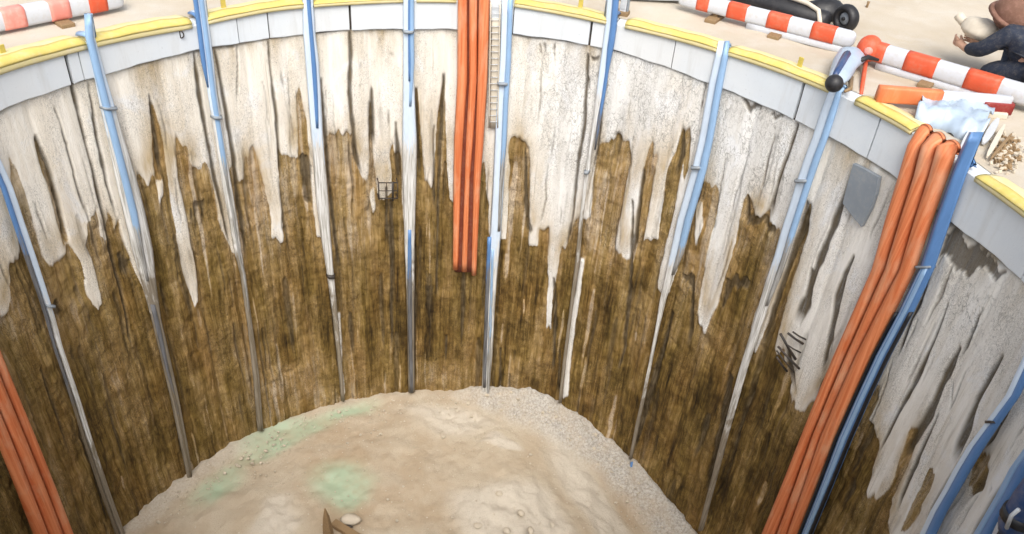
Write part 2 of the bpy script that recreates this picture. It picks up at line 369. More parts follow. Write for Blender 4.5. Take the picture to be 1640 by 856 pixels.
# ------------------------------------------------------------------ rim lines traced from the photo
capb_px = [(-120, 275), (0, 178), (100, 142), (205, 110), (310, 82), (430, 64), (560, 49), (650, 48), (730, 48), (860, 60), (985, 82), (1050, 103), (1130, 133), (1265, 190), (1400, 262), (1520, 357), (1640, 455), (1720, 545)]
capt_px = [(-120, 165), (0, 113), (100, 84), (300, 43), (430, 15), (560, 4), (700, 0), (800, 4), (970, 35), (1160, 83), (1300, 132), (1455, 207), (1560, 283), (1640, 340), (1720, 405)]
RC = S - 0.05
def curve(px, r):
    a = np.array([wall(u, v, r) for u, v in px]); return a[:, 0], a[:, 1]
cb_t, cb_z = curve(capb_px, RC); ct_t, ct_z = curve(capt_px, RC)
def smooth_interp(t, xs, zs, ends):
    ft = np.linspace(-math.pi, math.pi, 1441)
    f = np.interp(ft, np.concatenate([[-math.pi], xs, [math.pi]]), np.concatenate([[ends], zs, [ends]]))
    kern = np.hanning(31); kern /= kern.sum()
    f = np.convolve(np.concatenate([f[-40:], f, f[:40]]), kern, 'same')[40:-40]
    return np.interp(t, ft, f)
def zcb(t): return smooth_interp(t, cb_t, cb_z, 0.0)
def zct(t): return smooth_interp(t, ct_t, ct_z, HC)
T_FT = np.linspace(-math.pi, math.pi, 1441); T_CB = zcb(T_FT); T_CT = zct(T_FT)
def fzcb(t): return np.interp(t, T_FT, T_CB)
def fzct(t): return np.interp(t, T_FT, T_CT)

# ------------------------------------------------------------------ traced marks on the lining (photo pixels)
COAT = [[(-300, 60), (-300, 520), (-60, 560), (0, 520), (15, 505), (22, 480), (22, 440), (20, 415), (32, 412), (40, 408), (30, 330), (13, 240), (34, 282), (50, 330), (70, 408),
 (78, 420), (88, 427), (100, 410), (108, 400), (114, 397), (130, 412), (143, 470), (160, 497), (166, 488), (152, 420), (143, 395), (141, 356), (158, 334), (163, 388), (173, 392), (176, 350), (174, 337),
 (190, 376), (183, 384), (194, 345), (200, 380), (222, 440), (240, 490), (254, 488), (243, 430), (226, 350), (213, 300), (209, 282), (222, 302), (224, 292), (232, 285), (238, 300), (245, 280), (251, 282), (256, 318), (259, 330), (262, 290),
 (250, 285), (243, 230), (240, 156), (247, 175), (262, 230), (270, 285), (279, 350), (300, 450), (312, 494), (319, 480), (314, 420), (301, 345), (288, 280), (283, 212), (291, 226), (303, 245), (306, 268), (320, 272), (336, 262), (340, 290), (352, 350), (372, 404), (381, 404), (374, 340), (363, 290), (372, 262), (376, 263),
 (383, 290), (392, 285), (394, 250), (401, 246), (408, 240), (417, 262), (425, 290), (435, 350), (436, 385), (456, 388), (454, 340), (450, 300), (446, 235), (453, 252), (478, 252), (479, 235), (476, 160), (481, 127), (486, 165), (492, 200), (498, 290),
 (508, 380), (527, 385), (524, 330), (519, 290), (519, 217), (562, 218), (564, 198), (569, 230), (573, 262), (580, 282), (588, 288), (594, 270), (593, 200), (595, 139), (599, 200), (601, 270), (606, 300), (608, 318), (628, 318), (629, 290), (625, 255), (630, 232), (634, 250), (641, 240),
 (645, 290), (646, 346), (652, 372), (660, 372), (662, 300), (664, 240), (665, 150), (668, 131), (672, 165), (674, 215), (680, 290), (690, 302), (694, 290), (697, 230), (703, 175), (710, 117), (714, 170), (715, 280), (721, 330), (726, 330), (728, 260), (776, 260), (782, 330), (783, 382), (812, 382), (815, 300), (815, 228),
 (830, 229), (848, 239), (848, 320), (846, 394), (863, 396), (864, 366), (878, 368), (875, 470), (874, 528), (883, 528), (884, 470), (890, 440), (899, 394), (905, 398), (910, 374), (918, 356), (943, 358), (947, 300), (955, 240), (965, 223), (985, 223), (1006, 231), (1008, 262), (1000, 300), (992, 345), (984, 390), (983, 412), (993, 405), (1006, 426), (1013, 398), (1020, 340),
 (1030, 280), (1043, 226), (1046, 252), (1052, 254), (1044, 290), (1036, 340), (1028, 386), (1052, 390), (1060, 330), (1068, 270), (1071, 258), (1080, 250), (1092, 206), (1094, 235), (1086, 290), (1074, 350), (1058, 420), (1052, 470), (1066, 478), (1078, 450), (1092, 400), (1110, 330), (1120, 287), (1133, 290), (1149, 305),
 (1146, 345), (1132, 400), (1121, 470), (1116, 520), (1126, 536), (1138, 512), (1146, 495), (1165, 430), (1180, 370), (1188, 322), (1196, 312), (1202, 320), (1205, 345), (1218, 352), (1226, 340), (1237, 360), (1246, 376), (1238, 420), (1224, 460), (1205, 510), (1196, 560), (1206, 566), (1226, 520), (1245, 470), (1262, 420), (1280, 360), (1293, 322), (1290, 370), (1273, 430), (1257, 480), (1244, 530),
 (1238, 560), (1243, 572), (1252, 560), (1262, 600), (1264, 645), (1279, 660), (1288, 650), (1304, 645), (1312, 612), (1326, 588), (1350, 590), (1400, 590), (1402, 640), (1378, 690), (1386, 672), (1399, 700), (1402, 718), (1392, 750), (1385, 780), (1390, 796), (1404, 797), (1423, 778), (1432, 745), (1438, 735), (1452, 738), (1434, 770), (1420, 800), (1418, 840), (1430, 880), (1440, 960), (1480, 1010), (1520, 960), (1560, 1040), (1640, 1100), (1720, 1200), (1900, 1200), (1900, 420), (1640, 440), (1500, 320), (1280, 175), (1060, 85), (860, 45), (700, 35), (430, 50), (200, 100), (0, 150)]]
# pale islands lower down
COAT += [[(1110, 328), (1122, 322), (1124, 360), (1113, 396)], [(927, 420), (932, 420), (924, 500), (915, 560), (908, 640), (900, 640), (905, 560), (918, 480)], [(540, 500), (545, 500), (553, 635), (548, 640)], [(592, 318), (600, 300), (604, 340), (598, 350)],
 [(0, 440), (22, 440), (20, 490), (0, 520)]]
# brown gaps inside the coat (wash-outs, the first a painted shadow line)
HOLES_SHADOWS = [[(60, 221), (66, 222), (80, 260), (92, 300), (108, 360), (114, 395), (104, 392), (92, 350), (80, 305), (68, 262)], [(1105, 205), (1094, 205), (1088, 240), (1096, 290), (1106, 262)],
 [(1560, 720), (1574, 722), (1575, 750), (1565, 785), (1548, 790), (1545, 775)], [(1436, 735), (1450, 690), (1462, 690), (1458, 720), (1440, 760), (1424, 790)], [(820, 232), (847, 240), (846, 395), (812, 390)],
 [(1478, 760), (1486, 742), (1490, 770), (1470, 820), (1440, 856), (1436, 850)]]
# dark seams, and shadow lines on the coat and beside hoses painted dark: polyline of (x, y, full width)
SEAMS_SHADOWS = [[(1488, 430, 2), (1470, 480, 6), (1448, 530, 5), (1430, 575, 3)], [(1570, 490, 2), (1548, 540, 5), (1528, 580, 4)], [(1640, 600, 3), (1612, 650, 7), (1585, 700, 7), (1560, 730, 4)], [(1500, 660, 3), (1476, 710, 9), (1450, 770, 8), (1432, 820, 5)], [(1556, 700, 3), (1530, 745, 9), (1500, 790, 7), (1478, 830, 4)], [(1612, 760, 3), (1585, 800, 8), (1560, 840, 6), (1540, 880, 4)],
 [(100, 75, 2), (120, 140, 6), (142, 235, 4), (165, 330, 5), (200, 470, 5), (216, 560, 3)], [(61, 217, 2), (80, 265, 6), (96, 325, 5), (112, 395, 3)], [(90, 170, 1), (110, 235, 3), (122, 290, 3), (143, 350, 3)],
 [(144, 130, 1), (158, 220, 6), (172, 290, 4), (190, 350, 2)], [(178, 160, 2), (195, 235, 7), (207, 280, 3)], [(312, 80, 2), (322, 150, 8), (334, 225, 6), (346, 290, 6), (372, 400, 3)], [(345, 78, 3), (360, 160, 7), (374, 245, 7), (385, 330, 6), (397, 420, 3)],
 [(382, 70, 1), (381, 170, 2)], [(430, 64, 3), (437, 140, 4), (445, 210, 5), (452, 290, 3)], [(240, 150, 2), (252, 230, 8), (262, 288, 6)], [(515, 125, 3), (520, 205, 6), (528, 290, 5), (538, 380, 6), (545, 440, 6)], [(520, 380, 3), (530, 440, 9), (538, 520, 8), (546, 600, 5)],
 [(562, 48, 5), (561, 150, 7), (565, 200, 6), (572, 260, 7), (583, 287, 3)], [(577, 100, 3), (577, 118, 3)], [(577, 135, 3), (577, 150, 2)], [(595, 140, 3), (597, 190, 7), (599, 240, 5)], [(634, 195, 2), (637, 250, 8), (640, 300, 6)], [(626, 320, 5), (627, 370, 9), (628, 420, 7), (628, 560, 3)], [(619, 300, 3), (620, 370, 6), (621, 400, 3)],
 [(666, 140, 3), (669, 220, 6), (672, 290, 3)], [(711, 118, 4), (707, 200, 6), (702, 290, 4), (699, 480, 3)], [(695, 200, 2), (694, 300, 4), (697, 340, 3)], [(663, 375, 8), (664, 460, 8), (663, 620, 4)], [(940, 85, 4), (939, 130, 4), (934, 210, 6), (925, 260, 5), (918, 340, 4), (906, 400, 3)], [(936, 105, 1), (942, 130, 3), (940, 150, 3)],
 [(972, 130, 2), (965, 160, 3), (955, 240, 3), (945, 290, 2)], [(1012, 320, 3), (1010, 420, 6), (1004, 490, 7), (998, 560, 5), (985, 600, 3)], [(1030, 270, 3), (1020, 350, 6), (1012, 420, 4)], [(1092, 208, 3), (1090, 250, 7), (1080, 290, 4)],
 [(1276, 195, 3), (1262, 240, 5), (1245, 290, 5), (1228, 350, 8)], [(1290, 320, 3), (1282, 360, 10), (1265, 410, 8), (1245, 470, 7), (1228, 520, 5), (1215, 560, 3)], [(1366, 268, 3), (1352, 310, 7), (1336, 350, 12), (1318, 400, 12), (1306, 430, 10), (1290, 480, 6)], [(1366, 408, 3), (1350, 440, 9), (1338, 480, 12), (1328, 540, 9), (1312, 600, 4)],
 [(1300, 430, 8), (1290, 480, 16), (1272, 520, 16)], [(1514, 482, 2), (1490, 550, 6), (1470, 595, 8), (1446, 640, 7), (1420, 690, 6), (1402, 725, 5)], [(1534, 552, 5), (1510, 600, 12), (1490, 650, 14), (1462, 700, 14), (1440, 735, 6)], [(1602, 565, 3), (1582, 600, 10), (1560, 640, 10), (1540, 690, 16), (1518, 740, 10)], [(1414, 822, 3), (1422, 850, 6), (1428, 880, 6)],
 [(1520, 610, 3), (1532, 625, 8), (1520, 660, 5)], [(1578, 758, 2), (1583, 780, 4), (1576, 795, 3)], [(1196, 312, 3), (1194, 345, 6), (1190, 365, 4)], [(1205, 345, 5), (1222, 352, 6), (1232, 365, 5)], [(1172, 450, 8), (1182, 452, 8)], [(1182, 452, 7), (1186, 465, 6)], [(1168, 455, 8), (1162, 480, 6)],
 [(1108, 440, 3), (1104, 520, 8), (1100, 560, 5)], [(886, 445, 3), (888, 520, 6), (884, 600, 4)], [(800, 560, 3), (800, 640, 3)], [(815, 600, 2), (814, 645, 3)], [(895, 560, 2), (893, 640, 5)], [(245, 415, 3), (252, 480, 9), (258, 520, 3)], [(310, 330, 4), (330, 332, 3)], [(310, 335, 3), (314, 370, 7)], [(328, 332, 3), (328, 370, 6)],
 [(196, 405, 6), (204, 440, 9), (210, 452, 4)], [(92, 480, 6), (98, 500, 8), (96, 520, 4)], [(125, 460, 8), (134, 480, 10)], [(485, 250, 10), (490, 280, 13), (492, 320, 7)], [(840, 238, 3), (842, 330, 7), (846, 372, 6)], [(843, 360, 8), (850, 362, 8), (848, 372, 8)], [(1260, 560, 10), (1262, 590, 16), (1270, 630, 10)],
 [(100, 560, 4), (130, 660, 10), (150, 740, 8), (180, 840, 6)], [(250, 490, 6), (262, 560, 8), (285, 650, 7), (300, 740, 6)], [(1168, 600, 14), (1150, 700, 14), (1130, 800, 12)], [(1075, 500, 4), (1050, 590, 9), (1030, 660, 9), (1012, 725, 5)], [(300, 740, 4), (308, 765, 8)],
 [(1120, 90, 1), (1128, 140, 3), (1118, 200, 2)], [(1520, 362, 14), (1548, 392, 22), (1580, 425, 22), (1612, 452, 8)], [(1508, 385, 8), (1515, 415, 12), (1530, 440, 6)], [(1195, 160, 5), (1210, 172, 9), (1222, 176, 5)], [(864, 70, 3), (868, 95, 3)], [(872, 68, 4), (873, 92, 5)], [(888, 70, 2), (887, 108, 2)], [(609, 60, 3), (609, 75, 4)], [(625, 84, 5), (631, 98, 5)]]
# tone of the stained concrete: (polygon, value 0 dark .. 1 light)
TONES = [([(365, 280), (440, 260), (440, 420), (380, 420)], 0.72), ([(515, 215), (600, 225), (610, 420), (520, 430)], 0.72), ([(950, 225), (1008, 232), (995, 440), (930, 440)], 0.70), ([(260, 290), (340, 280), (330, 420), (240, 410)], 0.62), ([(815, 228), (850, 238), (850, 330), (812, 330)], 0.55),
 ([(1030, 390), (1066, 395), (1050, 520), (1010, 540)], 0.56), ([(1120, 285), (1150, 305), (1110, 480), (1088, 450)], 0.68), ([(20, 440), (110, 410), (160, 500), (210, 640), (110, 640)], 0.58), ([(0, 240), (60, 260), (80, 400), (40, 400)], 0.75),
 ([(1080, 560), (1240, 560), (1300, 720), (1270, 860), (1090, 820), (1020, 720)], 0.40), ([(880, 440), (1000, 450), (985, 640), (880, 620)], 0.40), ([(640, 370), (720, 380), (715, 600), (640, 600)], 0.36), ([(520, 440), (640, 440), (640, 560), (530, 560)], 0.50), ([(800, 390), (870, 400), (870, 520), (800, 500)], 0.38),
 ([(1320, 700), (1420, 700), (1420, 860), (1300, 870)], 0.45), ([(200, 500), (320, 500), (330, 660), (300, 760), (160, 700)], 0.50), ([(450, 570), (640, 560), (640, 630), (460, 670)], 0.62), ([(680, 590), (750, 590), (750, 630), (680, 630)], 0.66), ([(330, 520), (460, 500), (450, 660), (340, 720)], 0.55), ([(90, 660), (270, 690), (220, 850), (130, 850)], 0.42), ([(0, 560), (100, 560), (160, 856), (80, 856)], 0.52), ([(1225, 370), (1200, 430), (1165, 560), (1130, 580), (1150, 500), (1190, 400)], 0.50)]
CRACKLE = [[(855, 60), (1000, 90), (1130, 95), (1290, 200), (1260, 340), (1130, 300), (1000, 220), (950, 300), (855, 230)], [(570, 230), (645, 230), (640, 320), (570, 320)], [(1500, 420), (1620, 470), (1600, 600), (1500, 520)], [(290, 235), (345, 235), (345, 330), (300, 330)]]
WARM_X = [(-200, 1.0), (150, 1.0), (560, 0.85), (840, 0.75), (900, 0.2), (1010, 0.15), (1045, 0.6), (1130, 0.15), (1260, 0.2), (1300, 0.5), (1400, 0.55), (1500, 0.6), (1700, 0.6)]

def pip(poly, X, Y):
    inside = np.zeros(X.shape, bool); n = len(poly)
    for i in range(n):
        x0, y0 = poly[i]; x1, y1 = poly[(i + 1) % n]
        if y0 == y1: continue
        c = ((y0 > Y) != (y1 > Y)) & (X < (x1 - x0) * (Y - y0) / (y1 - y0) + x0)
        inside ^= c
    return inside
def to_wall(poly, r=S - 0.03):
    # add in-between points so long edges follow the curve of the shaft
    out = []
    for i in range(len(poly)):
        a = poly[i]; b = poly[(i + 1) % len(poly)]
        n = max(1, int(math.hypot(a[0] - b[0], a[1] - b[1]) / 60))
        for k in range(n):
            out.append(wall(a[0] + (b[0] - a[0]) * k / n, a[1] + (b[1] - a[1]) * k / n, r))
    return out
def blur(a, nx, ny):
    for ax, n in ((0, ny), (1, nx)):
        if n < 1: continue
        k = np.hanning(2 * n + 3); k /= k.sum()
        p = np.pad(a, [(n + 1, n + 1) if i == ax else (0, 0) for i in (0, 1)], mode='edge')
        out = np.zeros_like(a)
        for j, w in enumerate(k):
            out += w * (p[j:j + a.shape[0], :] if ax == 0 else p[:, j:j + a.shape[1]])
        a = out
    return a

# ------------------------------------------------------------------ the shaft lining (secant piles with a run-down grout coat)
def build_lining():
    fine = np.radians(np.linspace(-98, 104, 1750)); coarse = np.radians(np.linspace(104, 262, 160))[1:-1]
    TH = np.concatenate([fine, coarse]); NT = len(TH); NZ = 640
    zz = np.linspace(0, 1, NZ)
    ztop = fzcb((TH + math.pi) % (2 * math.pi) - math.pi) + 0.10
    Z = ztop[None, :] * (1 - zz[:, None]) + (-DEP - 2.0) * zz[:, None]
    T = np.broadcast_to(TH[None, :], Z.shape).copy()
    U = T * S
    # ragged: the tracing is warped a little before the test
    Tw = T + (fbm(U * 9, Z * 1.3, 3) - 0.5) * 0.012; Zw = Z + (fbm(U * 14, Z * 0.7, 5) - 0.5) * 0.34
    NF = len(fine); sl = (slice(None), slice(0, NF))
    coat = np.zeros_like(Z); hole = np.zeros_like(Z); tone = np.full_like(Z, 0.48); crk = np.zeros_like(Z); seam_shade = np.zeros_like(Z)
    X, Y = Tw[sl], Zw[sl]
    for p in COAT: coat[sl] = np.maximum(coat[sl], pip(to_wall(p), X, Y))
    for p in HOLES_SHADOWS: coat[sl] *= 1 - pip(to_wall(p), X, Y)
    for p, v in TONES: tone[sl] = np.where(pip(to_wall(p), X, Y), v, tone[sl])
    for p in CRACKLE: crk[sl] = np.maximum(crk[sl], pip(to_wall(p), X, Y))
    # the part of the ring behind the camera: a plain ragged edge
    back = np.ones(NT, bool); back[:NF] = False; back[:60] = True
    edge = -2.2 - 2.5 * fbm(U * 1.1, Z * 0.02, 9)
    coat = np.where(back[None, :] & (Z > edge), 1.0, coat)
    wide_c = blur(coat, 30, 70); coat_w = blur(coat, 8, 26); coat = blur(coat, 2, 4); edge = np.clip(1 - np.abs(wide_c - .62) / .38, 0, 1); tone = blur(tone, 40, 40) + 0.34 * wide_c; crk = blur(crk, 25, 25)
    Tn = T + (fbm(U * 3, Z * 2.5, 31) - 0.5) * 0.006
    for s in SEAMS_SHADOWS:
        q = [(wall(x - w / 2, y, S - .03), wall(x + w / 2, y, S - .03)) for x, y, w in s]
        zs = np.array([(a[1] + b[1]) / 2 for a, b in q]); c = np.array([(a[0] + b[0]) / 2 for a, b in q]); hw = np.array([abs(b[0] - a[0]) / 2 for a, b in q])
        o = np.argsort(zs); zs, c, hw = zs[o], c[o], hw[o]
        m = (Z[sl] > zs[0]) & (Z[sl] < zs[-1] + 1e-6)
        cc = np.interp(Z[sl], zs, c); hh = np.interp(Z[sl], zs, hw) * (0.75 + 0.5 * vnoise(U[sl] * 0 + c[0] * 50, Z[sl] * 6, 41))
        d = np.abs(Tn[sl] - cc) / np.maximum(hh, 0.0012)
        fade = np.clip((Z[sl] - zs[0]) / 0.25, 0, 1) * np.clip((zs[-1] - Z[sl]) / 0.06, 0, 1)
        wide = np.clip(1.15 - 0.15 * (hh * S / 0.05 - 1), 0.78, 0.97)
        seam_shade[sl] = np.maximum(seam_shade[sl], np.where(m, np.clip((1.2 - d) * 2.5, 0, 1) * fade * wide, 0))
    # random wash streaks, dark and pale, in the stained zone
    rs = np.random.default_rng(17)
    for q in range(330):
        tq = rs.uniform(math.radians(-88), math.radians(98)); z1 = -rs.uniform(.6, 8.6); ln = rs.uniform(.25, 2.2) * (1 if rs.random() < .8 else 1.6); wd = rs.uniform(.004, .022) if q % 4 else rs.uniform(.02, .05)
        j0, j1 = np.searchsorted(fine, [tq - .03, tq + .03]); sub = (slice(None), slice(j0, j1))
        zc = (z1 - Z[sub]) / ln; prof_ = np.where((zc > 0) & (zc < 1), np.sin(np.clip(zc, 0, 1) ** .6 * math.pi), 0)
        dd = np.abs((Tn[sub] - tq) * S + (fbm(Z[sub] * 1.1, U[sub] * 0 + q, 200, 2) - .5) * .06) / (wd * (.35 + prof_))
        v = np.clip((1.2 - dd) * 1.8, 0, 1) * np.clip(prof_ * 2.5, 0, 1)
        inc = coat[sub]
        if q % 3: seam_shade[sub] = np.maximum(seam_shade[sub], v * (.85 - .5 * inc) * rs.uniform(.5, 1))
        else: tone[sub] = tone[sub] + v * (1 - inc) * rs.uniform(.15, .5)
    for q in range(150):      # hairline cracks in the coat
        tq = rs.uniform(math.radians(-88), math.radians(98)); z1 = -rs.uniform(.0, 4.0); ln = rs.uniform(.3, 1.8); wd = rs.uniform(.005, .011)
        j0, j1 = np.searchsorted(fine, [tq - .03, tq + .03]); sub = (slice(None), slice(j0, j1))
        zc = (z1 - Z[sub]) / ln; prof_ = np.where((zc > 0) & (zc < 1), np.sin(np.clip(zc, 0, 1) ** 1.6 * math.pi), 0)
        dd = np.abs((T[sub] - tq) * S + (fbm(Z[sub] * 2.1, U[sub] * 0 + q, 400, 3) - .5) * .10) / (wd * (.4 + prof_))
        seam_shade[sub] = np.maximum(seam_shade[sub], np.clip((1.3 - dd) * 1.5, 0, 1) * np.clip(prof_ * 3, 0, 1) * rs.uniform(.45, .85))
    DARK = [[(1184, 151), (1200, 158), (1222, 168), (1214, 184), (1200, 174)], [(1234, 176), (1254, 188), (1248, 193), (1238, 186)], [(1516, 362), (1560, 395), (1604, 440), (1590, 446), (1566, 428), (1545, 446), (1520, 420), (1500, 408)],
            [(1163, 446), (1180, 444), (1195, 456), (1191, 470), (1176, 458), (1166, 470), (1158, 494), (1154, 488)], [(1192, 340), (1210, 348), (1240, 362), (1236, 376), (1216, 362), (1196, 362)], [(484, 252), (493, 249), (499, 262), (498, 330), (488, 330)], [(312, 330), (331, 327), (330, 340), (322, 336), (316, 372)],
            [(842, 358), (850, 360), (851, 372), (844, 376)], [(200, 405), (212, 412), (208, 440), (204, 448)], [(92, 478), (102, 500), (96, 510)], [(1086, 436), (1106, 440), (1110, 470), (1098, 452)], [(944, 82), (962, 86), (958, 92), (948, 88)]]
    for p in DARK: seam_shade[sl] = np.maximum(seam_shade[sl], .85 * pip(to_wall(p), X, Y))
    # board-like panels of slightly different tone
    ci = np.floor(U * 4.3 + 1.4 * vnoise(U * 1.3, U * 0, 300) + .10 * (fbm(U * 2, Z * 1.5, 301) - .5)); hz = vnoise(ci * 7.3 + .5, ci * 0 + .5, 302)
    ri = np.floor(Z * (.35 + .3 * hz) + hz * 9); panel = vnoise(ci * 5.1 + .5, ri * 3.7 + .5, 303)
    panel = blur(.7 * panel + .3 * vnoise(np.floor(U * 13 + .6 * vnoise(U * 5, Z * .3, 305)) * 3.3 + .5, np.floor(Z * .5) + .5, 304), 1, 4)
    # dark open joint under the beam
    jn = fzcb((TH + math.pi) % (2 * math.pi) - math.pi)[None, :] - Z
    jw = 0.012 + 0.07 * vnoise(U * 1.5, U * 0, 77) ** 4
    seam_shade = np.maximum(seam_shade, np.clip(1.4 - jn / jw, 0, 1) * 0.7)
    seam_shade = blur(seam_shade, 1, 1); back0 = seam_shade
    # relief
    pitch = 0.105
    ph = (T / pitch) % 1.0 - 0.5
    scallop = 0.05 * (np.abs(ph) * 2) ** 4
    rough = (fbm(U * 7, Z * 0.8, 50, 5) - 0.5) * 0.07 + (fbm(U * 3, Z * 3, 60, 5) - 0.5) * 0.09 + (fbm(U * 11, Z * 7, 61, 3) - 0.5) * 0.03
    lump = (fbm(U * 4, Z * 0.45, 70, 4) - 0.5) * 0.035
    r = S + 0.02 + scallop * (1 - 0.55 * coat) + rough * (1 - coat) + lump * coat - 0.022 * coat + 0.035 * seam_shade
    r += 0.30 * np.clip((0.06 - (ztop[None, :] - Z)) / 0.06, 0, 1) * 0   # top edge stays under the beam
    P = np.stack([r * np.sin(T), r * np.cos(T), Z], -1).reshape(-1, 3)
    me = bpy.data.meshes.new('pile_lining')
    i = np.arange(NZ - 1)[:, None] * NT; j = np.arange(NT)[None, :]; j2 = (j + 1) % NT
    quads = np.stack([i + j, i + NT + j, i + NT + j2, i + j2], -1).reshape(-1, 4)
    me.vertices.add(len(P)); me.vertices.foreach_set('co', P.ravel())
    me.loops.add(quads.size); me.loops.foreach_set('vertex_index', quads.ravel().astype(np.int32))
    me.polygons.add(len(quads)); me.polygons.foreach_set('loop_start', np.arange(0, quads.size, 4, dtype=np.int32))
    me.polygons.foreach_set('use_smooth', np.ones(len(quads), bool)); me.update(calc_edges=True)
    xs = np.array([a for a, _ in WARM_X]); ws = np.array([b for _, b in WARM_X]); tw = np.array([wall(x, 300)[0] for x in xs])
    warm = np.interp(T + (fbm(U * 1.5, Z * .4, 90) - .5) * .12, tw, ws)
    for nm, a in (('coat', coat), ('seam_shade', seam_shade), ('tone', tone), ('crackle', crk), ('warm', warm), ('panel', panel), ('edge', edge), ('coatw', coat_w)):
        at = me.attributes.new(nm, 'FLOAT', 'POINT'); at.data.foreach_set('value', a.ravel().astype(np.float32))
    at = me.attributes.new('wallco', 'FLOAT_VECTOR', 'POINT')
    at.data.foreach_set('vector', np.stack([U, Z, np.zeros_like(U)], -1).ravel().astype(np.float32))
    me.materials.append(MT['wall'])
    o = bpy.data.objects.new('shaft_wall', me); COL.objects.link(o)
    return tag(o, 'round pit wall of dark brown piles with pale grout run down its upper half', 'wall')
lining = build_lining()

# ------------------------------------------------------------------ capping beam: cast panels with joints
JOINTS = [(-60, 150, .02), (118, 140, .05), (131, 110, .015), (381, 50, .012), (430, 40, .02), (561, 30, .035), (822, 35, .015), (945, 60, .04), (982, 62, .02), (1080, 80, .016), (1142, 110, .014), (1283, 150, .045), (1398, 225, .025), (1500, 300, .03), (1660, 400, .02)]
beam = empty('capping_beam', (0, 0, 0), 'pale blue grey concrete ring beam of cast panels along the top of the pit wall', 'capping beam')
def ring_segment(a, b, n, prof):
    """prof(t) -> list of (r, z) closed section"""
    rings = []
    for i in range(n + 1):
        t = a + (b - a) * i / n
        rings.append([cyl(t, z, r) for r, z in prof(t)])
    m = MB(); m.loft(rings); return m
jt = sorted((wall(x, y, RC)[0], w) for x, y, w in JOINTS)
starts = [(jt[-1][0] - 2 * math.pi, jt[-1][1])] + jt
panels = []
for (a, wa), (b, wb) in zip(starts[:-1], starts[1:]):
    rngseg = random.Random(int(a * 1000)); dr = rngseg.uniform(-0.008, 0.008)
    def prof(t, dr=dr):
        zb = float(fzcb((t + math.pi) % (2 * math.pi) - math.pi)) + 0.006 * math.sin(t * 41) + 0.004 * math.sin(t * 97); zt = float(fzct((t + math.pi) % (2 * math.pi) - math.pi))
        r = RC + dr
        return [(r + 0.012, zb), (r, zb + 0.015), (r, zt - 0.02), (r + 0.02, zt), (RC + 0.42, zt), (RC + 0.42, zb + 0.05)]
    aa, bb = a + wa / 2 / RC, b - wb / 2 / RC
    p = ring_segment(aa, bb, max(6, int((bb - aa) / 0.02)), prof).build('panel', MT['beam'], beam, smooth=False)
    panels.append((aa, bb, p))
# dark core behind the open joints
def coreprof(t):
    tt = (t + math.pi) % (2 * math.pi) - math.pi
    zb = float(fzcb(tt)); zt = float(fzct(tt)); return [(RC + 0.06, zb - 0.02), (RC + 0.06, zt - 0.03), (RC + 0.40, zt - 0.03), (RC + 0.40, zb - 0.02)]
core_rings = MB(); core_rings.loft([[cyl(t, z, r) for r, z in coreprof(t)] for t in np.linspace(-math.pi, math.pi, 181)])
core_rings.build('joint_filler', MT['steel'], beam, smooth=False)
# lifting eye set in a panel on the left
th, z = wall(288, 55, RC); host = [p for a, b, p in panels if a < th < b][0]
m = MB(); m.tube([cyl(th + 0.006 * math.cos(q) * 1.0, z + 0.055 * math.sin(q), RC - 0.005 - 0.04 * max(0, math.cos(q * 1.0 - 0))) for q in np.linspace(-1.5, 1.5, 9)], 0.009, 6); m.tube([cyl(th, z - .055, RC), cyl(th, z + .055, RC)], 0.012, 6)
m.build('lifting_eye', MT['steel'], host)

# ------------------------------------------------------------------ ground round the pit
def build_ground():
    TH = np.linspace(-math.pi, math.pi, 361)[:-1]
    RR = np.concatenate([np.linspace(RC + 0.24, 12, 60), np.geomspace(12.3, 900, 30)])
    T, Rr = np.meshgrid(TH, RR)
    f = np.clip((Rr - RC - .4) / 2.5, 0, 1)
    Z = fzct(T) * (1 - f) + (HC - 0.02) * f
    Z += (fbm(Rr * np.sin(T) * 1.2, Rr * np.cos(T) * 1.2, 5) - .5) * 0.08 * np.clip((Rr - RC - .42) / .6, 0, 1) + 0.008
    P = np.stack([Rr * np.sin(T), Rr * np.cos(T), Z], -1)
    n = len(TH); fcs = []
    for i in range(len(RR) - 1):
        for j in range(n): fcs.append([i * n + j, i * n + (j + 1) % n, (i + 1) * n + (j + 1) % n, (i + 1) * n + j])
    o = mesh('ground', P.reshape(-1, 3), fcs, MT['ground']); return tag(o, kind='structure', label='pale sandy site ground around the pit', cat='ground')
build_ground()

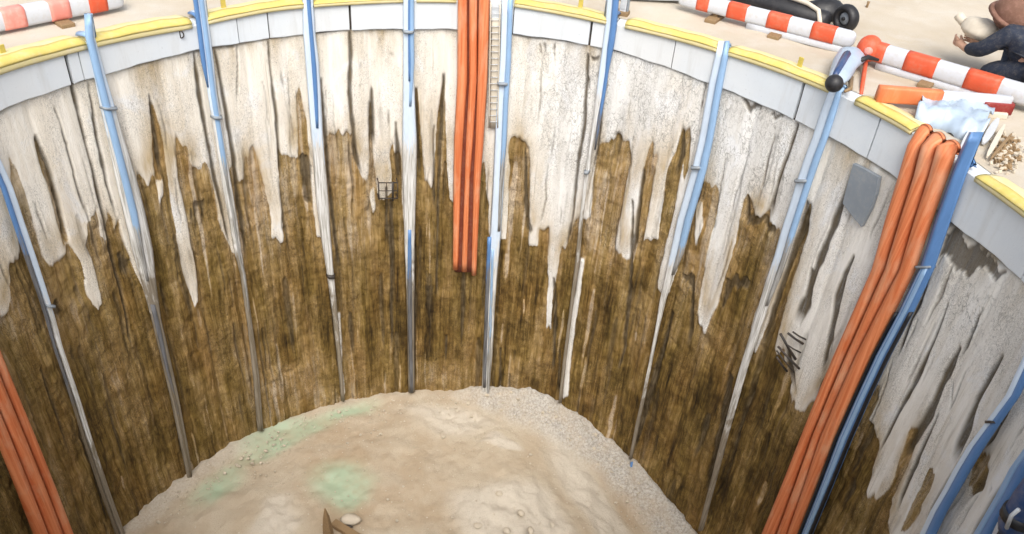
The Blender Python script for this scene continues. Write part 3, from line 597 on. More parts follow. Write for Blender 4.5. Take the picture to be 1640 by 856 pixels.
# ------------------------------------------------------------------ pit floor
FZ = -DEP
def wallfoot_right(t):
    """height of the mud slope where it meets the wall, above the floor there"""
    return np.interp(t, np.radians([-100, -75, -55, -40, -5, 2, 10, 22, 32, 42, 55, 70, 100, 180]), [.08, .10, .10, .06, 0.03, .22, .44, .46, .46, .46, .5, .5, .4, .1])
def fall(t):
    """the floor falls away towards the right hand side"""
    return np.interp(t, np.radians([-180, -20, 8, 12, 17, 24, 29, 35, 42, 48, 52, 70, 90, 130, 180]), [0, 0, 0, -.03, -.12, -.40, -.62, -.80, -1.15, -1.38, -1.48, -1.6, -1.5, -.6, 0])
def build_floor():
    TH = np.radians(np.linspace(-180, 180, 721))[:-1]; RR = np.concatenate([[0.01], np.linspace(0.08, 6.12, 210)])
    T, Rr = np.meshgrid(TH, RR)
    X = Rr * np.sin(T); Y = Rr * np.cos(T)
    h = wallfoot_right(T); wdt = h * 1.5 + 0.15
    e = np.clip((Rr - (S - 0.02 - wdt)) / wdt, 0, 1)
    rg = (fbm(X * 3, Y * 3, 3) - .5)
    Z = FZ + fall(T) * (Rr / S) ** 1.5 + h * (e ** 1.3) * (0.92 + 0.25 * rg) + (fbm(X * .8, Y * .8, 11) - .5) * .22 * np.clip((S - Rr) / 1.0, 0, 1) + (fbm(X * 5, Y * 5, 12, 5) - .5) * .07 + rg * .08 * np.clip(e * 3, 0, 1)
    def blobs(lst):
        a = np.zeros_like(X)
        for pts, soft in lst:
            q = [tuple(ground(u, v, FZ)[:2]) for u, v in pts]
            a = np.maximum(a, blur(pip(q, X + (fbm(X * 2, Y * 2, 21) - .5) * .5, Y + (fbm(X * 2, Y * 2, 22) - .5) * .5).astype(float), soft, soft // 2))
        return a
    wet = blobs([([(395, 705), (420, 690), (500, 665), (590, 640), (600, 655), (530, 680), (470, 715), (420, 735), (380, 745)], 8), ([(490, 760), (520, 740), (560, 742), (590, 765), (595, 800), (560, 815), (510, 800)], 10), ([(290, 800), (330, 765), (390, 740), (380, 775), (330, 810)], 9)])
    pale = blobs([([(762, 705), (790, 698), (820, 710), (835, 725), (800, 722)], 3), ([(640, 650), (760, 650), (800, 690), (700, 690)], 12), ([(720, 780), (880, 770), (940, 870), (740, 870)], 14), ([(420, 800), (470, 800), (480, 870), (400, 870)], 8), ([(860, 660), (960, 740), (1060, 850), (980, 850), (900, 760)], 10)])
    Z -= wet * 0.03
    Z += pale * (fbm(X * 4, Y * 4, 33) - .4) * .12
    berm = np.clip(blur(np.clip(e * 2.2, 0, 1), 4, 3), 0, 1) * np.clip(h / .25, 0, 1)
    n = len(TH); fcs = []
    for i in range(len(RR) - 1):
        b = i * n
        for j in range(n): j2 = (j + 1) % n; fcs.append((b + j, b + j2, b + n + j2, b + n + j))
    o = mesh('pit_floor', np.stack([X, Y, Z], -1).reshape(-1, 3), fcs, MT['floor'])
    for nm, a in (('wet', wet), ('berm', berm), ('pale', pale)):
        at = o.data.attributes.new(nm, 'FLOAT', 'POINT'); at.data.foreach_set('value', a.ravel().astype(np.float32))
    return tag(o, 'sandy mud floor of the pit with greenish wet patches', 'ground', kind='structure')
build_floor()

# ------------------------------------------------------------------ strips and pipes that hang down the wall
def strip(edges, off, depth, shape, step=14, over=0.0, crust=None, K=9, back=0.0):
    """edges: list of (xl, xr, y) in photo pixels down the wall. Returns MB and crust values."""
    pts = []
    for (a, b) in zip(edges[:-1], edges[1:]):
        n = max(1, int(abs(b[2] - a[2]) / step))
        for k in range(n): pts.append([a[i] + (b[i] - a[i]) * k / n for i in range(3)])
    pts.append(list(edges[-1]))
    rings = []; cr = []
    r0 = S - off
    def ring(tl, tr, zl, zr, r, d):
        q = []
        for k in range(K):
            s = -1 + 2 * k / (K - 1); t = tl + (tr - tl) * (s + 1) / 2; z = zl + (zr - zl) * (s + 1) / 2
            w = {'round': math.sqrt(max(0, 1 - s * s)), 'fold': 1 - abs(s), 'flat': (1 - s ** 6)}[shape]
            q.append(cyl(t, z, r - d * w))
        for k in range(3): t = tr + (tl - tr) * (k + 0.5) / 3; q.append(cyl(t, zr + (zl - zr) * (k + .5) / 3, r + back + 0.012))
        return q
    L = []
    for x0, x1, y in pts:
        a = wall(x0, y, r0); b = wall(x1, y, r0); L.append((a, b, y))
    d0 = depth if depth else None
    # smooth the polyline a little so the hose has no sharp kinks
    def dep(a, b): return d0 if d0 else abs(b[0] - a[0]) * S / 2 * 0.9
    if over:
        a, b, y = L[0]
        zt = float(fzct((a[0] + b[0]) / 2)); 
        for rr, z in ((over, zt + 0.05), (over * .5, zt + 0.09), (0.10, zt + 0.09), (0.03, zt + 0.06)):
            rings.append([(lambda v, z=z: v)(cyl(math.atan2(p[0], p[1]), z + (r0 - math.hypot(p[0], p[1])) * 0.9, r0 + rr)) for p in ring(a[0], b[0], 0, 0, r0, dep(a, b))]); cr.append(0)
    for i, (a, b, y) in enumerate(L):
        rings.append(ring(a[0], b[0], a[1], b[1], r0, dep(a, b)))
        c = 0
        if crust: c = float(np.interp(y, [crust[0], crust[1], crust[1] + 230], [0, 1, 1.8]))
        cr.append(c)
    m = MB(); m.loft(rings)
    return m, [c for c in cr for _ in range(len(rings[0]))]
def hang(name, parts, label, cat, group, foot):
    a = wall(*foot, S - .08); root = empty(name, cyl(a[0], a[1], S - .08), label, cat, group)
    for nm, edges, off, depth, shape, mat, crust, over in parts:
        m, cr = strip(edges, off, depth, shape, over=over, crust=crust)
        o = m.build(nm, MT[mat], root)
        cr = np.array(cr, np.float32); at = o.data.attributes.new('crust', 'FLOAT', 'POINT'); at.data.foreach_set('value', np.minimum(cr, 1))
        at = o.data.attributes.new('mud', 'FLOAT', 'POINT'); at.data.foreach_set('value', np.clip(cr - 1, 0, 1))
        vv_ = np.array(m.v, np.float32); at = o.data.attributes.new('wallco', 'FLOAT_VECTOR', 'POINT')
        at.data.foreach_set('vector', np.stack([np.arctan2(vv_[:, 0], vv_[:, 1]) * S, vv_[:, 2], vv_[:, 2] * 0], -1).astype(np.float32).ravel())
    e = parts[0][1]
    for fr in [random.Random(foot[0]).choice((.12, .2, .3, .45, .55, .7))]:
        y = e[0][2] + (e[-1][2] - e[0][2]) * fr; ys = [q[2] for q in e]
        xl = float(np.interp(y, ys, [q[0] for q in e])); xr = float(np.interp(y, ys, [q[1] for q in e]))
        m, _ = strip([(xl - 1.5, xr + 1.5, y - 2), (xl - 1.5, xr + 1.5, y + 2)], None or .06, .105, 'flat'); m.build('clamp', MT['steel' if fr > .5 else 'grey'], root)
    return root
HG = 'blue hoses hanging down the pit wall'  # lit and shaded sides of the hoses are set by part colour
def cen(l, d=0.0):     # (x, y, w) -> edges
    l = [(x, y, w * (1 - .3 * min(1, max(0, (y - 400) / 120)))) for x, y, w in l]
    return [(x - w / 2 + d, x + w / 2 + d, y) for x, y, w in l]
H1 = [(-70, 140, 16), (-40, 200, 16), (-12, 255, 15), (8, 300, 15), (28, 360, 14), (45, 410, 14), (62, 460, 14), (78, 510, 14), (90, 555, 12), (112, 620, 12), (140, 710, 13), (165, 785, 14), (192, 860, 14), (214, 915, 12)]
hang('blue_hose', [('pale_lit_strip', cen([(x + 5, y, w) for x, y, w in H1]), .07, .03, 'flat', 'hose_pale_lit', (420, 560), 0.0), ('tube', cen([(x - 3, y, w * .62) for x, y, w in H1]), .085, 0, 'round', 'hose_deep_shade', (300, 480), 0.0)],
     'blue hose at the left edge of the photo, dark and muddy lower down', 'hose', HG, (112, 620))
H2 = [(143, 22, 10), (145, 60, 14), (157, 110, 18), (172, 170, 24), (186, 225, 28), (200, 280, 34), (215, 340, 36), (228, 400, 34), (240, 460, 26), (250, 510, 22), (262, 560, 22), (278, 630, 20), (294, 710, 18), (305, 770, 12)]
hang('blue_hose', [('pale_lit_strip', cen(H2), .07, .035, 'flat', 'hose_pale_lit', (60, 300), .35), ('tube', cen([(x - 2, y, 13) for x, y, w in H2[:7]] + [(225, 400, 9), (236, 450, 6)]), .095, 0, 'round', 'hose_mid', (300, 430), .35), ('tube', cen([(244, 488, 10), (254, 530, 11), (264, 575, 9), (280, 640, 6), (297, 720, 5), (306, 765, 5)]), .10, 0, 'round', 'hose_deep_shade', (400, 480), 0)],
     'blue hose in a wide crust of pale cement, second hose from the left', 'hose', HG, (305, 770))
H3 = [(316, -30, 17), (319, 0, 17), (325, 45, 18), (332, 100, 17), (338, 150, 15), (346, 200, 15), (354, 250, 14), (362, 300, 15), (371, 350, 14), (379, 404, 12), (387, 440, 10), (398, 520, 12), (408, 600, 15), (415, 690, 14)]
hang('blue_hose', [('pale_lit_strip', cen([(x + 2, y, w) for x, y, w in H3]), .07, .03, 'flat', 'hose_pale_lit', (100, 260), .35), ('tube', cen([(x + 3, y, 9 if y < 300 else 5) for x, y, w in H3]), .09, 0, 'round', 'hose_mid', (190, 340), .35), ('tube', cen([(x - 6, y, 8) for x, y, w in H3[:4]] + [(333, 140, 3)]), .09, 0, 'round', 'hose_deep_shade', None, .35)],
     'doubled dark and pale blue hose over the beam, third hose from the left', 'hose', HG, (412, 680))
H4 = [(491, -30, 18), (493, 0, 18), (495, 50, 20), (500, 100, 22), (504, 160, 21), (508, 220, 19), (513, 280, 20), (517, 330, 20), (522, 380, 16), (528, 430, 13), (535, 490, 12), (540, 540, 11), (546, 600, 10), (549, 642, 9)]
hang('blue_hose', [('pale_lit_strip', cen(H4), .07, .035, 'flat', 'hose_pale_lit', (120, 330), .35), ('tube', cen([(493, -30, 7), (494, 0, 7), (498, 50, 7), (503, 110, 8), (506, 160, 7), (508, 205, 5)]), .10, 0, 'round', 'hose_deep_shade', None, .35)],
     'pale blue strip with a thin dark hose down its middle, fourth from the left', 'hose', HG, (549, 640))
H5 = [(655, -30, 18), (655, 0, 18), (655, 50, 17), (655, 110, 17), (656, 170, 20), (657, 230, 24), (657, 290, 22), (657, 340, 19), (657, 390, 17), (658, 450, 16), (659, 530, 16), (660, 628, 15)]
hang('blue_hose', [('pale_lit_strip', cen([(x - 1, y, w) for x, y, w in H5]), .07, .03, 'flat', 'hose_pale_lit', (160, 300), .35), ('tube', cen([(659, -30, 9), (659, 0, 9), (659, 60, 9), (660, 100, 8), (657, 170, 5)]), .09, 0, 'round', 'hose_mid', None, .35), ('tube', cen([(656, -20, 5), (656, 60, 5), (656, 130, 4)]), .105, 0, 'round', 'hose_deep_shade', None, .35), ('tube', cen([(656, 368, 6), (656, 440, 9), (657, 530, 10), (659, 628, 9)]), .09, 0, 'round', 'hose_deep_shade', (330, 520), 0)],
     'straight pale blue hose just left of the middle, dark blue in its lower half', 'hose', HG, (660, 628))
H6 = [(814, 2, 15), (813, 40, 16), (811, 100, 16), (807, 160, 18), (804, 230, 18), (801, 300, 18), (797, 370, 18), (792, 430, 18), (788, 500, 20), (784, 570, 22), (781, 620, 18), (780, 652, 8)]
hang('blue_hose', [('pale_lit_strip', cen([(x - 3, y, w) for x, y, w in H6]), .07, .03, 'flat', 'hose_pale_lit', (300, 520), .30), ('tube', cen([(x + 3, y, 9) for x, y, w in H6[:5]] + [(802, 300, 6), (799, 370, 5)]), .09, 0, 'round', 'hose_mid', (170, 330), .30), ('tube', cen([(784, 380, 7), (781, 450, 8), (778, 540, 9), (776, 620, 8)]), .09, 0, 'round', 'hose_deep_shade', (340, 520), 0), ('tube', cen([(789, 400, 4), (786, 500, 6), (783, 580, 8), (781, 650, 5)]), .10, 0, 'round', 'hose_mid', (330, 720), 0)],
     'blue hose beside the white ladder, right of the middle pipe bundle', 'hose', HG, (780, 650))
H7 = [(986, -30, 16), (984, 0, 16), (981, 40, 16), (976, 75, 15), (970, 115, 14), (965, 150, 12), (958, 190, 9), (950, 240, 7), (941, 300, 6), (934, 360, 6), (929, 420, 8), (918, 500, 7), (908, 580, 8), (901, 645, 8)]
hang('blue_hose', [('pale_lit_strip', cen([(x - 4, y, w) for x, y, w in H7]), .07, .025, 'flat', 'hose_pale_lit', (90, 210), .35), ('tube', cen([(x + 2, y, 11 if y < 80 else 6) for x, y, w in H7[:7]] + [(953, 240, 3)]), .085, 0, 'round', 'hose_deep_shade', (60, 330), .35)],
     'deep blue hose below the white box on the rim, thinning to a grey line', 'hose', HG, (901, 640))
H8 = [(1160, 66, 14), (1156, 92, 20), (1148, 130, 22), (1139, 180, 22), (1131, 225, 22), (1121, 270, 24), (1110, 310, 25), (1098, 350, 24), (1085, 405, 21), (1076, 440, 20), (1066, 480, 17), (1056, 530, 11), (1046, 580, 10), (1036, 630, 11), (1025, 680, 12), (1014, 735, 10)]
hang('blue_hose', [('pale_lit_strip', cen([(x - 4, y, w * .75) for x, y, w in H8]), .07, .03, 'flat', 'hose_pale_lit', (380, 470), .12), ('tube', cen([(x + 5, y, w * .55) for x, y, w in H8[:9]] + [(1078, 440, 6)]), .085, 0, 'round', 'hose_mid', (360, 440), .12), ('tube', cen([(1006, 778, 5), (1012, 740, 6)][::-1] + [(1001, 785, 4)]), .11, 0, 'round', 'hose_deep_shade', None, 0)],
     'pale and mid blue hose right of the middle, running down to the mud slope', 'hose', HG, (1012, 740))
H9 = [(1338, 148, 20), (1328, 180, 26), (1315, 220, 26), (1302, 255, 27), (1290, 290, 26), (1277, 330, 24), (1264, 370, 24), (1252, 410, 22), (1240, 445, 24), (1226, 490, 26), (1210, 540, 24), (1194, 590, 22), (1180, 640, 20), (1164, 700, 18), (1146, 770, 16), (1125, 850, 14)]
hang('blue_hose', [('pale_lit_strip', cen([(x - 3, y, w * .85) for x, y, w in H9]), .07, .03, 'flat', 'hose_pale_lit', (330, 520), .08), ('tube', cen([(x + 6, y, w * .45) for x, y, w in H9[:9]] + [(1228, 490, 6)]), .085, 0, 'round', 'hose_mid', (300, 470), .08)],
     'blue hose below the white and blue valve on the rim, grey with cement lower down', 'hose', HG, (1125, 850))
H10 = [(1552, 1576, 212), (1536, 1562, 246), (1523, 1548, 280), (1498, 1524, 350), (1472, 1497, 430), (1438, 1464, 500), (1401, 1427, 570), (1371, 1396, 635), (1342, 1367, 700), (1312, 1334, 780), (1282, 1302, 856), (1254, 1272, 930)]
hang('blue_hose', [('tube', H10, .09, .07, 'fold', 'hose_deep_shade', None, .12), ('pale_lit_strip', [(a + 3, a + 3 + (b - a) * .45, y) for a, b, y in H10[4:]], .135, .02, 'flat', 'hose_mid', (560, 1400), 0), ('tube', [(b - 6, b - 1, y) for a, b, y in H10[5:]], .10, .04, 'round', 'black', None, 0), ('tube', [(a - 3, a + 2, y) for a, b, y in H10[5:]], .10, .04, 'round', 'black', None, 0)],
     'thick deep blue hose pressed against the right hand orange pipe bundle', 'hose', HG, (1290, 856))
H11 = [(1758, 1776, 370), (1722, 1740, 430), (1686, 1705, 490), (1650, 1668, 560), (1616, 1634, 634), (1583, 1603, 678), (1553, 1577, 717), (1532, 1556, 752), (1514, 1537, 786), (1494, 1517, 820), (1476, 1499, 858), (1440, 1462, 930)]
hang('blue_hose', [('tube', [(a + (b - a) * .38, b, y) for a, b, y in H11], .08, 0, 'round', 'hose_deep_shade', None, .1), ('pale_lit_strip', [(a, a + (b - a) * .52, y) for a, b, y in H11], .09, .05, 'flat', 'hose_pale_lit', None, .1)],
     'blue hose at the lower right with a painted lit left half and shaded right half', 'hose', HG, (1476, 858))
H12 = [(1800, 1832, 480), (1760, 1790, 545), (1700, 1730, 640), (1660, 1688, 700), (1622, 1650, 752), (1600, 1628, 795), (1580, 1605, 830), (1562, 1588, 860), (1520, 1545, 940)]
hang('blue_hose', [('tube', [(a + (b - a) * .42, b, y) for a, b, y in H12], .08, 0, 'round', 'hose_deep_shade', None, .1), ('pale_lit_strip', [(a, a + (b - a) * .5, y) for a, b, y in H12], .09, .05, 'flat', 'hose_mid', None, .1)],
     'blue hose in the bottom right corner beside the dark pump', 'hose', HG, (1562, 860))

# orange pipe bundles
def wallco(o, m):
    v = np.array(m.v, np.float32); at = o.data.attributes.new('wallco', 'FLOAT_VECTOR', 'POINT')
    at.data.foreach_set('vector', np.stack([np.arctan2(v[:, 0], v[:, 1]) * S, v[:, 2], v[:, 2] * 0], -1).astype(np.float32).ravel())
def pipe_mat():
    m, nt, b = newmat('streaked_orange_pipe'); k = NB(nt); wc = k.attr('wallco').outputs['Vector']
    a = k.noise(wc, 1.0, 5, 0.6, (30, .7, 1)); a2 = k.noise(wc, 1.0, 4, 0.6, (5, 1.2, 1)); g = k.noise(wc, 40, 4, 0.6)
    c = k.mix(k.ramp(a, [(0.35, 0.0), (0.65, 1.0)]), (0.56, 0.135, 0.04), (0.76, 0.27, 0.115))
    c = k.mix(k.ramp(a2, [(0.5, 0.0), (0.68, 0.55)]), c, (0.72, 0.42, 0.26))
    c = k.mix(k.ramp(g, [(0.6, 0.0), (0.75, 0.35)]), c, (0.30, 0.13, 0.06))
    k.link(c, b.inputs['Base Color']); b.inputs['Roughness'].default_value = 0.6; k.link(k.bump(k.math('ADD', a, k.math('MULTIPLY', g, .4)), 0.3, 0.012), b.inputs['Normal'])
    return m
MT['pipe'] = pipe_mat()
PG = 'orange pipe bundles on the pit wall'
def bundle(cols, label, foot, off=.09, over=0, back=True):
    a = wall(*foot, S - .1); root = empty('pipe_bundle', cyl(a[0], a[1], S - .1), label, 'pipe bundle', PG)
    for i, e in enumerate(cols):
        m, _ = strip(e, off + (0.012 if i == 1 else 0), 0, 'round', K=11, over=over); o = m.build('pipe', MT['pipe'], root); wallco(o, m)
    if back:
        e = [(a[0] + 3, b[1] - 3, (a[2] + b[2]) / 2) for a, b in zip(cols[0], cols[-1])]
        m, _ = strip(e, .07, .02, 'flat', over=over); m.build('gap_shade_strip', MT['pipe_gap_shade'], root)  # dark strip painted in for the shadow between the pipes
    return root
def split(rows, k):   # rows: (y, e0, e1, e2, e3) edges of three touching pipes
    return [(r[1 + k] + (1 if k else 0), r[2 + k] - 1, r[0]) for r in rows]
LB = [(120, -190, -172, -155, -138), (300, -112, -93, -76, -58), (440, -58, -38, -20, -2), (566, -22, 2, 15, 25 - 22), (600, -35, -12, 6, 22), (678, -14, 12, 36, 46), (756, 12, 36, 64, 78), (856, 52, 74, 98, 116), (960, 94, 116, 140, 158)]
LB = [(120, -196, -174, -152, -134), (300, -126, -104, -82, -62), (440, -78, -54, -33, -12), (530, -52, -26, -5, 14 - 18), (590, -42, -14, 8 - 18, 12), (627, -32, -6, 6 - 4, 24), (678, -14, 8, 34, 44), (756, 14, 37, 64, 78), (856, 52, 74, 98, 116), (960, 94, 116, 140, 158)]
LB = [(y, xr - 64 - (856 - y) * 0.004, xr - 42 - (856 - y) * 0.002, xr - 18, xr) for y, xr in [(110, -165), (300, -98), (440, -46), (530, -13), (586, 9), (640, 31), (700, 56), (780, 88), (856, 117), (960, 160), (1060, 200)]]
bundle([split(LB, k) for k in range(3)], 'orange pipe bundle at the lower left edge of the photo', (117, 856), over=.3)
CB = [[(733, 749, -30), (733, 749, 0), (732, 749, 130), (727, 742, 225), (726, 739, 285), (725, 734, 431)], [(751, 765, -30), (751, 765, 0), (751, 764, 130), (746, 758, 225), (744, 753, 285), (739, 748, 434)], [(766, 785, -30), (766, 785, 0), (764, 781, 130), (761, 775, 225), (758, 770, 285), (755, 763, 440)]]
bundle(CB, 'orange pipe bundle in the middle, cut off halfway down the wall', (744, 436), over=.35)
RB = [(y, a, b, c, d) for y, a, b, c, d in [(232, 1456, 1478, 1504, 1534), (255, 1449, 1472, 1498, 1530), (280, 1442, 1466, 1491, 1521), (350, 1421, 1444, 1468, 1496), (430, 1399, 1420, 1444, 1469), (500, 1368, 1388, 1408, 1435), (570, 1337, 1356, 1373, 1399), (635, 1310, 1328, 1344, 1370), (700, 1284, 1301, 1316, 1341), (780, 1253, 1273, 1289, 1310), (856, 1222, 1245, 1262, 1280), (960, 1180, 1200, 1217, 1234), (1050, 1145, 1163, 1180, 1196)]]
bundle([split(RB, k) for k in range(3)], 'long orange pipe bundle on the right that comes over the rim below the barriers', (1250, 856), over=.1)

# ------------------------------------------------------------------ white ladder next to the middle bundle
lt, lz = wall(792, 205, S - .1)
lad = empty('ladder', cyl(lt, lz, S - .1), 'white ladder with narrow rungs between the middle orange pipes and a blue hose', 'ladder')
for xt, xb in ((786, 783), (801, 797)):
    m = MB(); m.tube([cyl(*wall(xt + (xb - xt) * k / 8, 3 + 202 * k / 8, S - .10), S - .10) for k in range(9)], 0.012, 6); m.build('rail', MT['cream'], lad)
for k in range(19):
    y = 12 + k * 10.2; x0 = 786 - 3 * y / 205; x1 = 801 - 4 * y / 205
    m = MB(); m.tube([cyl(*wall(x0, y, S - .10), S - .10), cyl(*wall(x1, y, S - .10), S - .10)], 0.0065, 6); m.build('rung', MT['palegrey'], lad)
# boarded strip behind the ladder
m, _ = strip([(787, 801, 30), (786, 800, 110), (784, 797, 205)], .065, .012, 'flat'); m.build('back_board', MT['cream'], lad)

# ------------------------------------------------------------------ small dark frame on the wall
ft, fz = wall(621, 305, S - .1)
fr = empty('metal_frame', cyl(ft, fz, S - .1), 'small black square metal frame fixed to the wall under white grout', 'frame')
def bar(p, q, r=.012, offp=.16, offq=.16):
    m = MB(); a = wall(*p, S - .16); b = wall(*q, S - .16); m.tube([cyl(a[0], a[1], S - offp), cyl(b[0], b[1], S - offq)], r, 6); m.build('bar', MT['steel'], fr)
bar((605, 293), (636, 293)); bar((607, 306), (637, 306), .008); bar((606, 318), (637, 318)); bar((606, 292), (607, 320), .014); bar((629, 292), (629, 322), .02); bar((619, 294), (619, 306), .008); bar((637, 293), (637, 318), .008)
bar((606, 293), (606, 293), .01, .16, .0); bar((636, 293), (636, 293), .01, .16, .0); bar((606, 318), (606, 318), .01, .16, .0); bar((636, 318), (636, 318), .01, .16, .0)

# ------------------------------------------------------------------ grey plate on the right
def slab(poly, off, thick, mat, name, label, cat, parent=None):
    q = [wall(u, v, S - off) for u, v in poly]; n = len(q)
    v = [cyl(t, z, S - off) for t, z in q] + [cyl(t, z, S - off + thick) for t, z in q]
    f = [list(range(n)), list(range(n, 2 * n))[::-1]] + [[i, i + n, (i + 1) % n + n, (i + 1) % n] for i in range(n)]
    o = mesh(name, v, f, MT[mat], parent, smooth=False, bevel=.006)
    return tag(o, label, cat) if label else o
slab([(1366, 262), (1386, 272), (1407, 284), (1402, 312), (1394, 335), (1379, 364), (1364, 346), (1349, 326), (1357, 295)], .075, .06, 'grey', 'steel_plate', 'dark grey pointed plate set in the pale wall left of the right hand pipe bundle', 'plate')

# ------------------------------------------------------------------ rebar ends
rt, rz = wall(1262, 570, S - .1)
rb = empty('rebar_bundle', cyl(rt, rz, S - .1), 'black bar ends sticking out of the pale wall left of the right hand pipe bundle', 'rebar')
for (p, q, r) in (((1250, 535), (1272, 577), .022), ((1262, 534), (1284, 552), .020), ((1270, 532), (1288, 545), .014), ((1246, 555), (1278, 592), .020), ((1244, 562), (1270, 598), .013), ((1244, 572), (1258, 596), .02), ((1260, 552), (1280, 566), .013)):
    a = wall(*p, S - .22); b = wall(*q, S - .05)
    m = MB(); pa = Vector(cyl(a[0], a[1], S - .22)); pb = Vector(cyl(b[0], b[1], S - .02)); m.tube([pa, pa.lerp(pb, .5) + Vector((0, 0, -.01)), pb], [r, r * .9, r], 8); m.build('rod', MT['steel'], rb)

# ------------------------------------------------------------------ dark pump bottom right
pt, pz = wall(1625, 825, S - .25)
def wp(u, v, o): a = wall(u, v, S - o); return cyl(a[0], a[1], S - o)
pm = empty('pump', wp(1625, 825, .2), 'dark blue and black pump hanging on the wall in the bottom right corner', 'pump')
m = MB(); m.tube([wp(1690, 745, .2), wp(1680, 758, .2), wp(1650, 800, .2), wp(1622, 842, .2), wp(1616, 852, .2)], [.08, .13, .14, .13, .1], 18); m.build('body', MT['darkblue'], pm)
m = MB(); m.tube([wp(1636, 821, .2), wp(1629, 832, .2)], [.155, .155], 18); m.build('ring', MT['black'], pm)
m = MB(); m.tube([wp(1612, 856, .2), wp(1600, 876, .2)], [.07, .07], 14); m.build('outlet', MT['black'], pm)
m = MB(); m.tube([wp(1612, 846, .35), wp(1620, 826, .38), wp(1632, 816, .36)], .018, 8); m.build('handle', MT['palegrey'], pm)
slab([(1587, 858), (1597, 836), (1611, 842), (1606, 872), (1590, 880)], .11, .08, 'palegrey', 'concrete_block', 'pale block under the dark pump in the bottom right corner', 'block')

# ------------------------------------------------------------------ yellow edge guards along the rim
EG = 'yellow edge guards along the rim of the pit'
def guard(x0, x1, y0, y1, h, w, label, clips=(), sag=0):
    ta = wall(x0, y0, RC)[0]; tb = wall(x1, y1, RC)[0]
    n = max(6, int((tb - ta) / .012)); rings = []; band = []
    for i in range(n + 1):
        t = ta + (tb - ta) * i / n; zt = float(fzct(t)); e = 1.0
        if i in (0, n): e = .82
        k1 = 1 + .07 * math.sin(t * 31 + x0) + .05 * math.sin(t * 83)
        hh = h * e * k1; ww = w * e
        # a foam profile hooked over the inner edge of the beam: a round nose and a flatter tail
        sec = [(-.035, -.035), (-.045, -.01), (-.04, hh * .22), (-.015, hh * .33), (.03, hh * .40), (.09, hh * .42), (ww * .6, hh * .38), (ww * 1.0, hh * .28), (ww * 1.25, hh * .10), (ww * 1.25 + .01, .004), (.02, .004), (-.012, -.004), (-.012, -.035)]
        bsec = [(-.046, hh * .14), (-.045, hh * .24), (-.018, hh * .355), (.03, hh * .43), (.085, hh * .445), (.085, hh * .36), (-.01, hh * .2), (-.03, hh * .14)]
        band.append([cyl(t, zt + b, RC + a) for a, b in bsec])
        rings.append([cyl(t, zt + b, RC + a) for a, b in sec])
    m = MB(); m.loft(rings)
    tm = (ta + tb) / 2; root = empty('edge_guard', cyl(tm, float(fzct(tm)), RC), label, 'edge guard', EG)
    m.build('foam_profile', MT['yellow'], root); m = MB(); m.loft(band); m.build('mustard_band', MT['mustard'], root)
    for (u, v) in clips:
        t = wall(u, v, RC)[0]; zt = float(fzct(t)); c = cyl(t, zt + .09, RC + w * .55)
        rd = Vector((math.sin(t), math.cos(t), 0)); tg = Vector((math.cos(t), -math.sin(t), 0))
        b = MB(); b.box(c, tg, rd, (0, 0, 1), .035, .012, .12); b.box(Vector(c) - Vector((0, 0, .1)) + rd * .06, tg, rd, (0, 0, 1), .045, .08, .012); b.build('clip', MT['yellowdark'], root, smooth=False, bevel=.006)
    return root
guard(-170, 136, 190, 72, .28, .34, 'pale yellow edge guard at the far left of the rim with one small clip', [(24, 95)])
guard(147, 306, 68, 40, .26, .32, 'yellow edge guard between the second and third hose from the left')
guard(331, 487, 36, 10, .20, .28, 'yellow edge guard between the third and fourth hose from the left', [(365, 22)])
guard(502, 645, 8, 2, .12, .2, 'yellow edge guard between the fourth hose and the hose left of the middle')
guard(667, 731, 1, 1, .10, .18, 'short yellow edge guard between a blue hose and the middle orange pipes')
guard(824, 972, 8, 36, .19, .26, 'yellow edge guard from the blue hose beside the ladder to the white box', [(926, 20)])
guard(1002, 1150, 42, 80, .20, .28, 'yellow edge guard right of the white box on the rim')
guard(1166, 1330, 84, 146, .20, .28, 'yellow edge guard on the right that ends at the white and blue valve', [(1268, 118)])
guard(1372, 1462, 163, 212, .20, .26, 'crumpled yellow edge guard under the end of the red and white barrier')
guard(1566, 1740, 286, 420, .16, .26, 'yellow edge guard at the right edge of the photo beyond the thick blue hose')

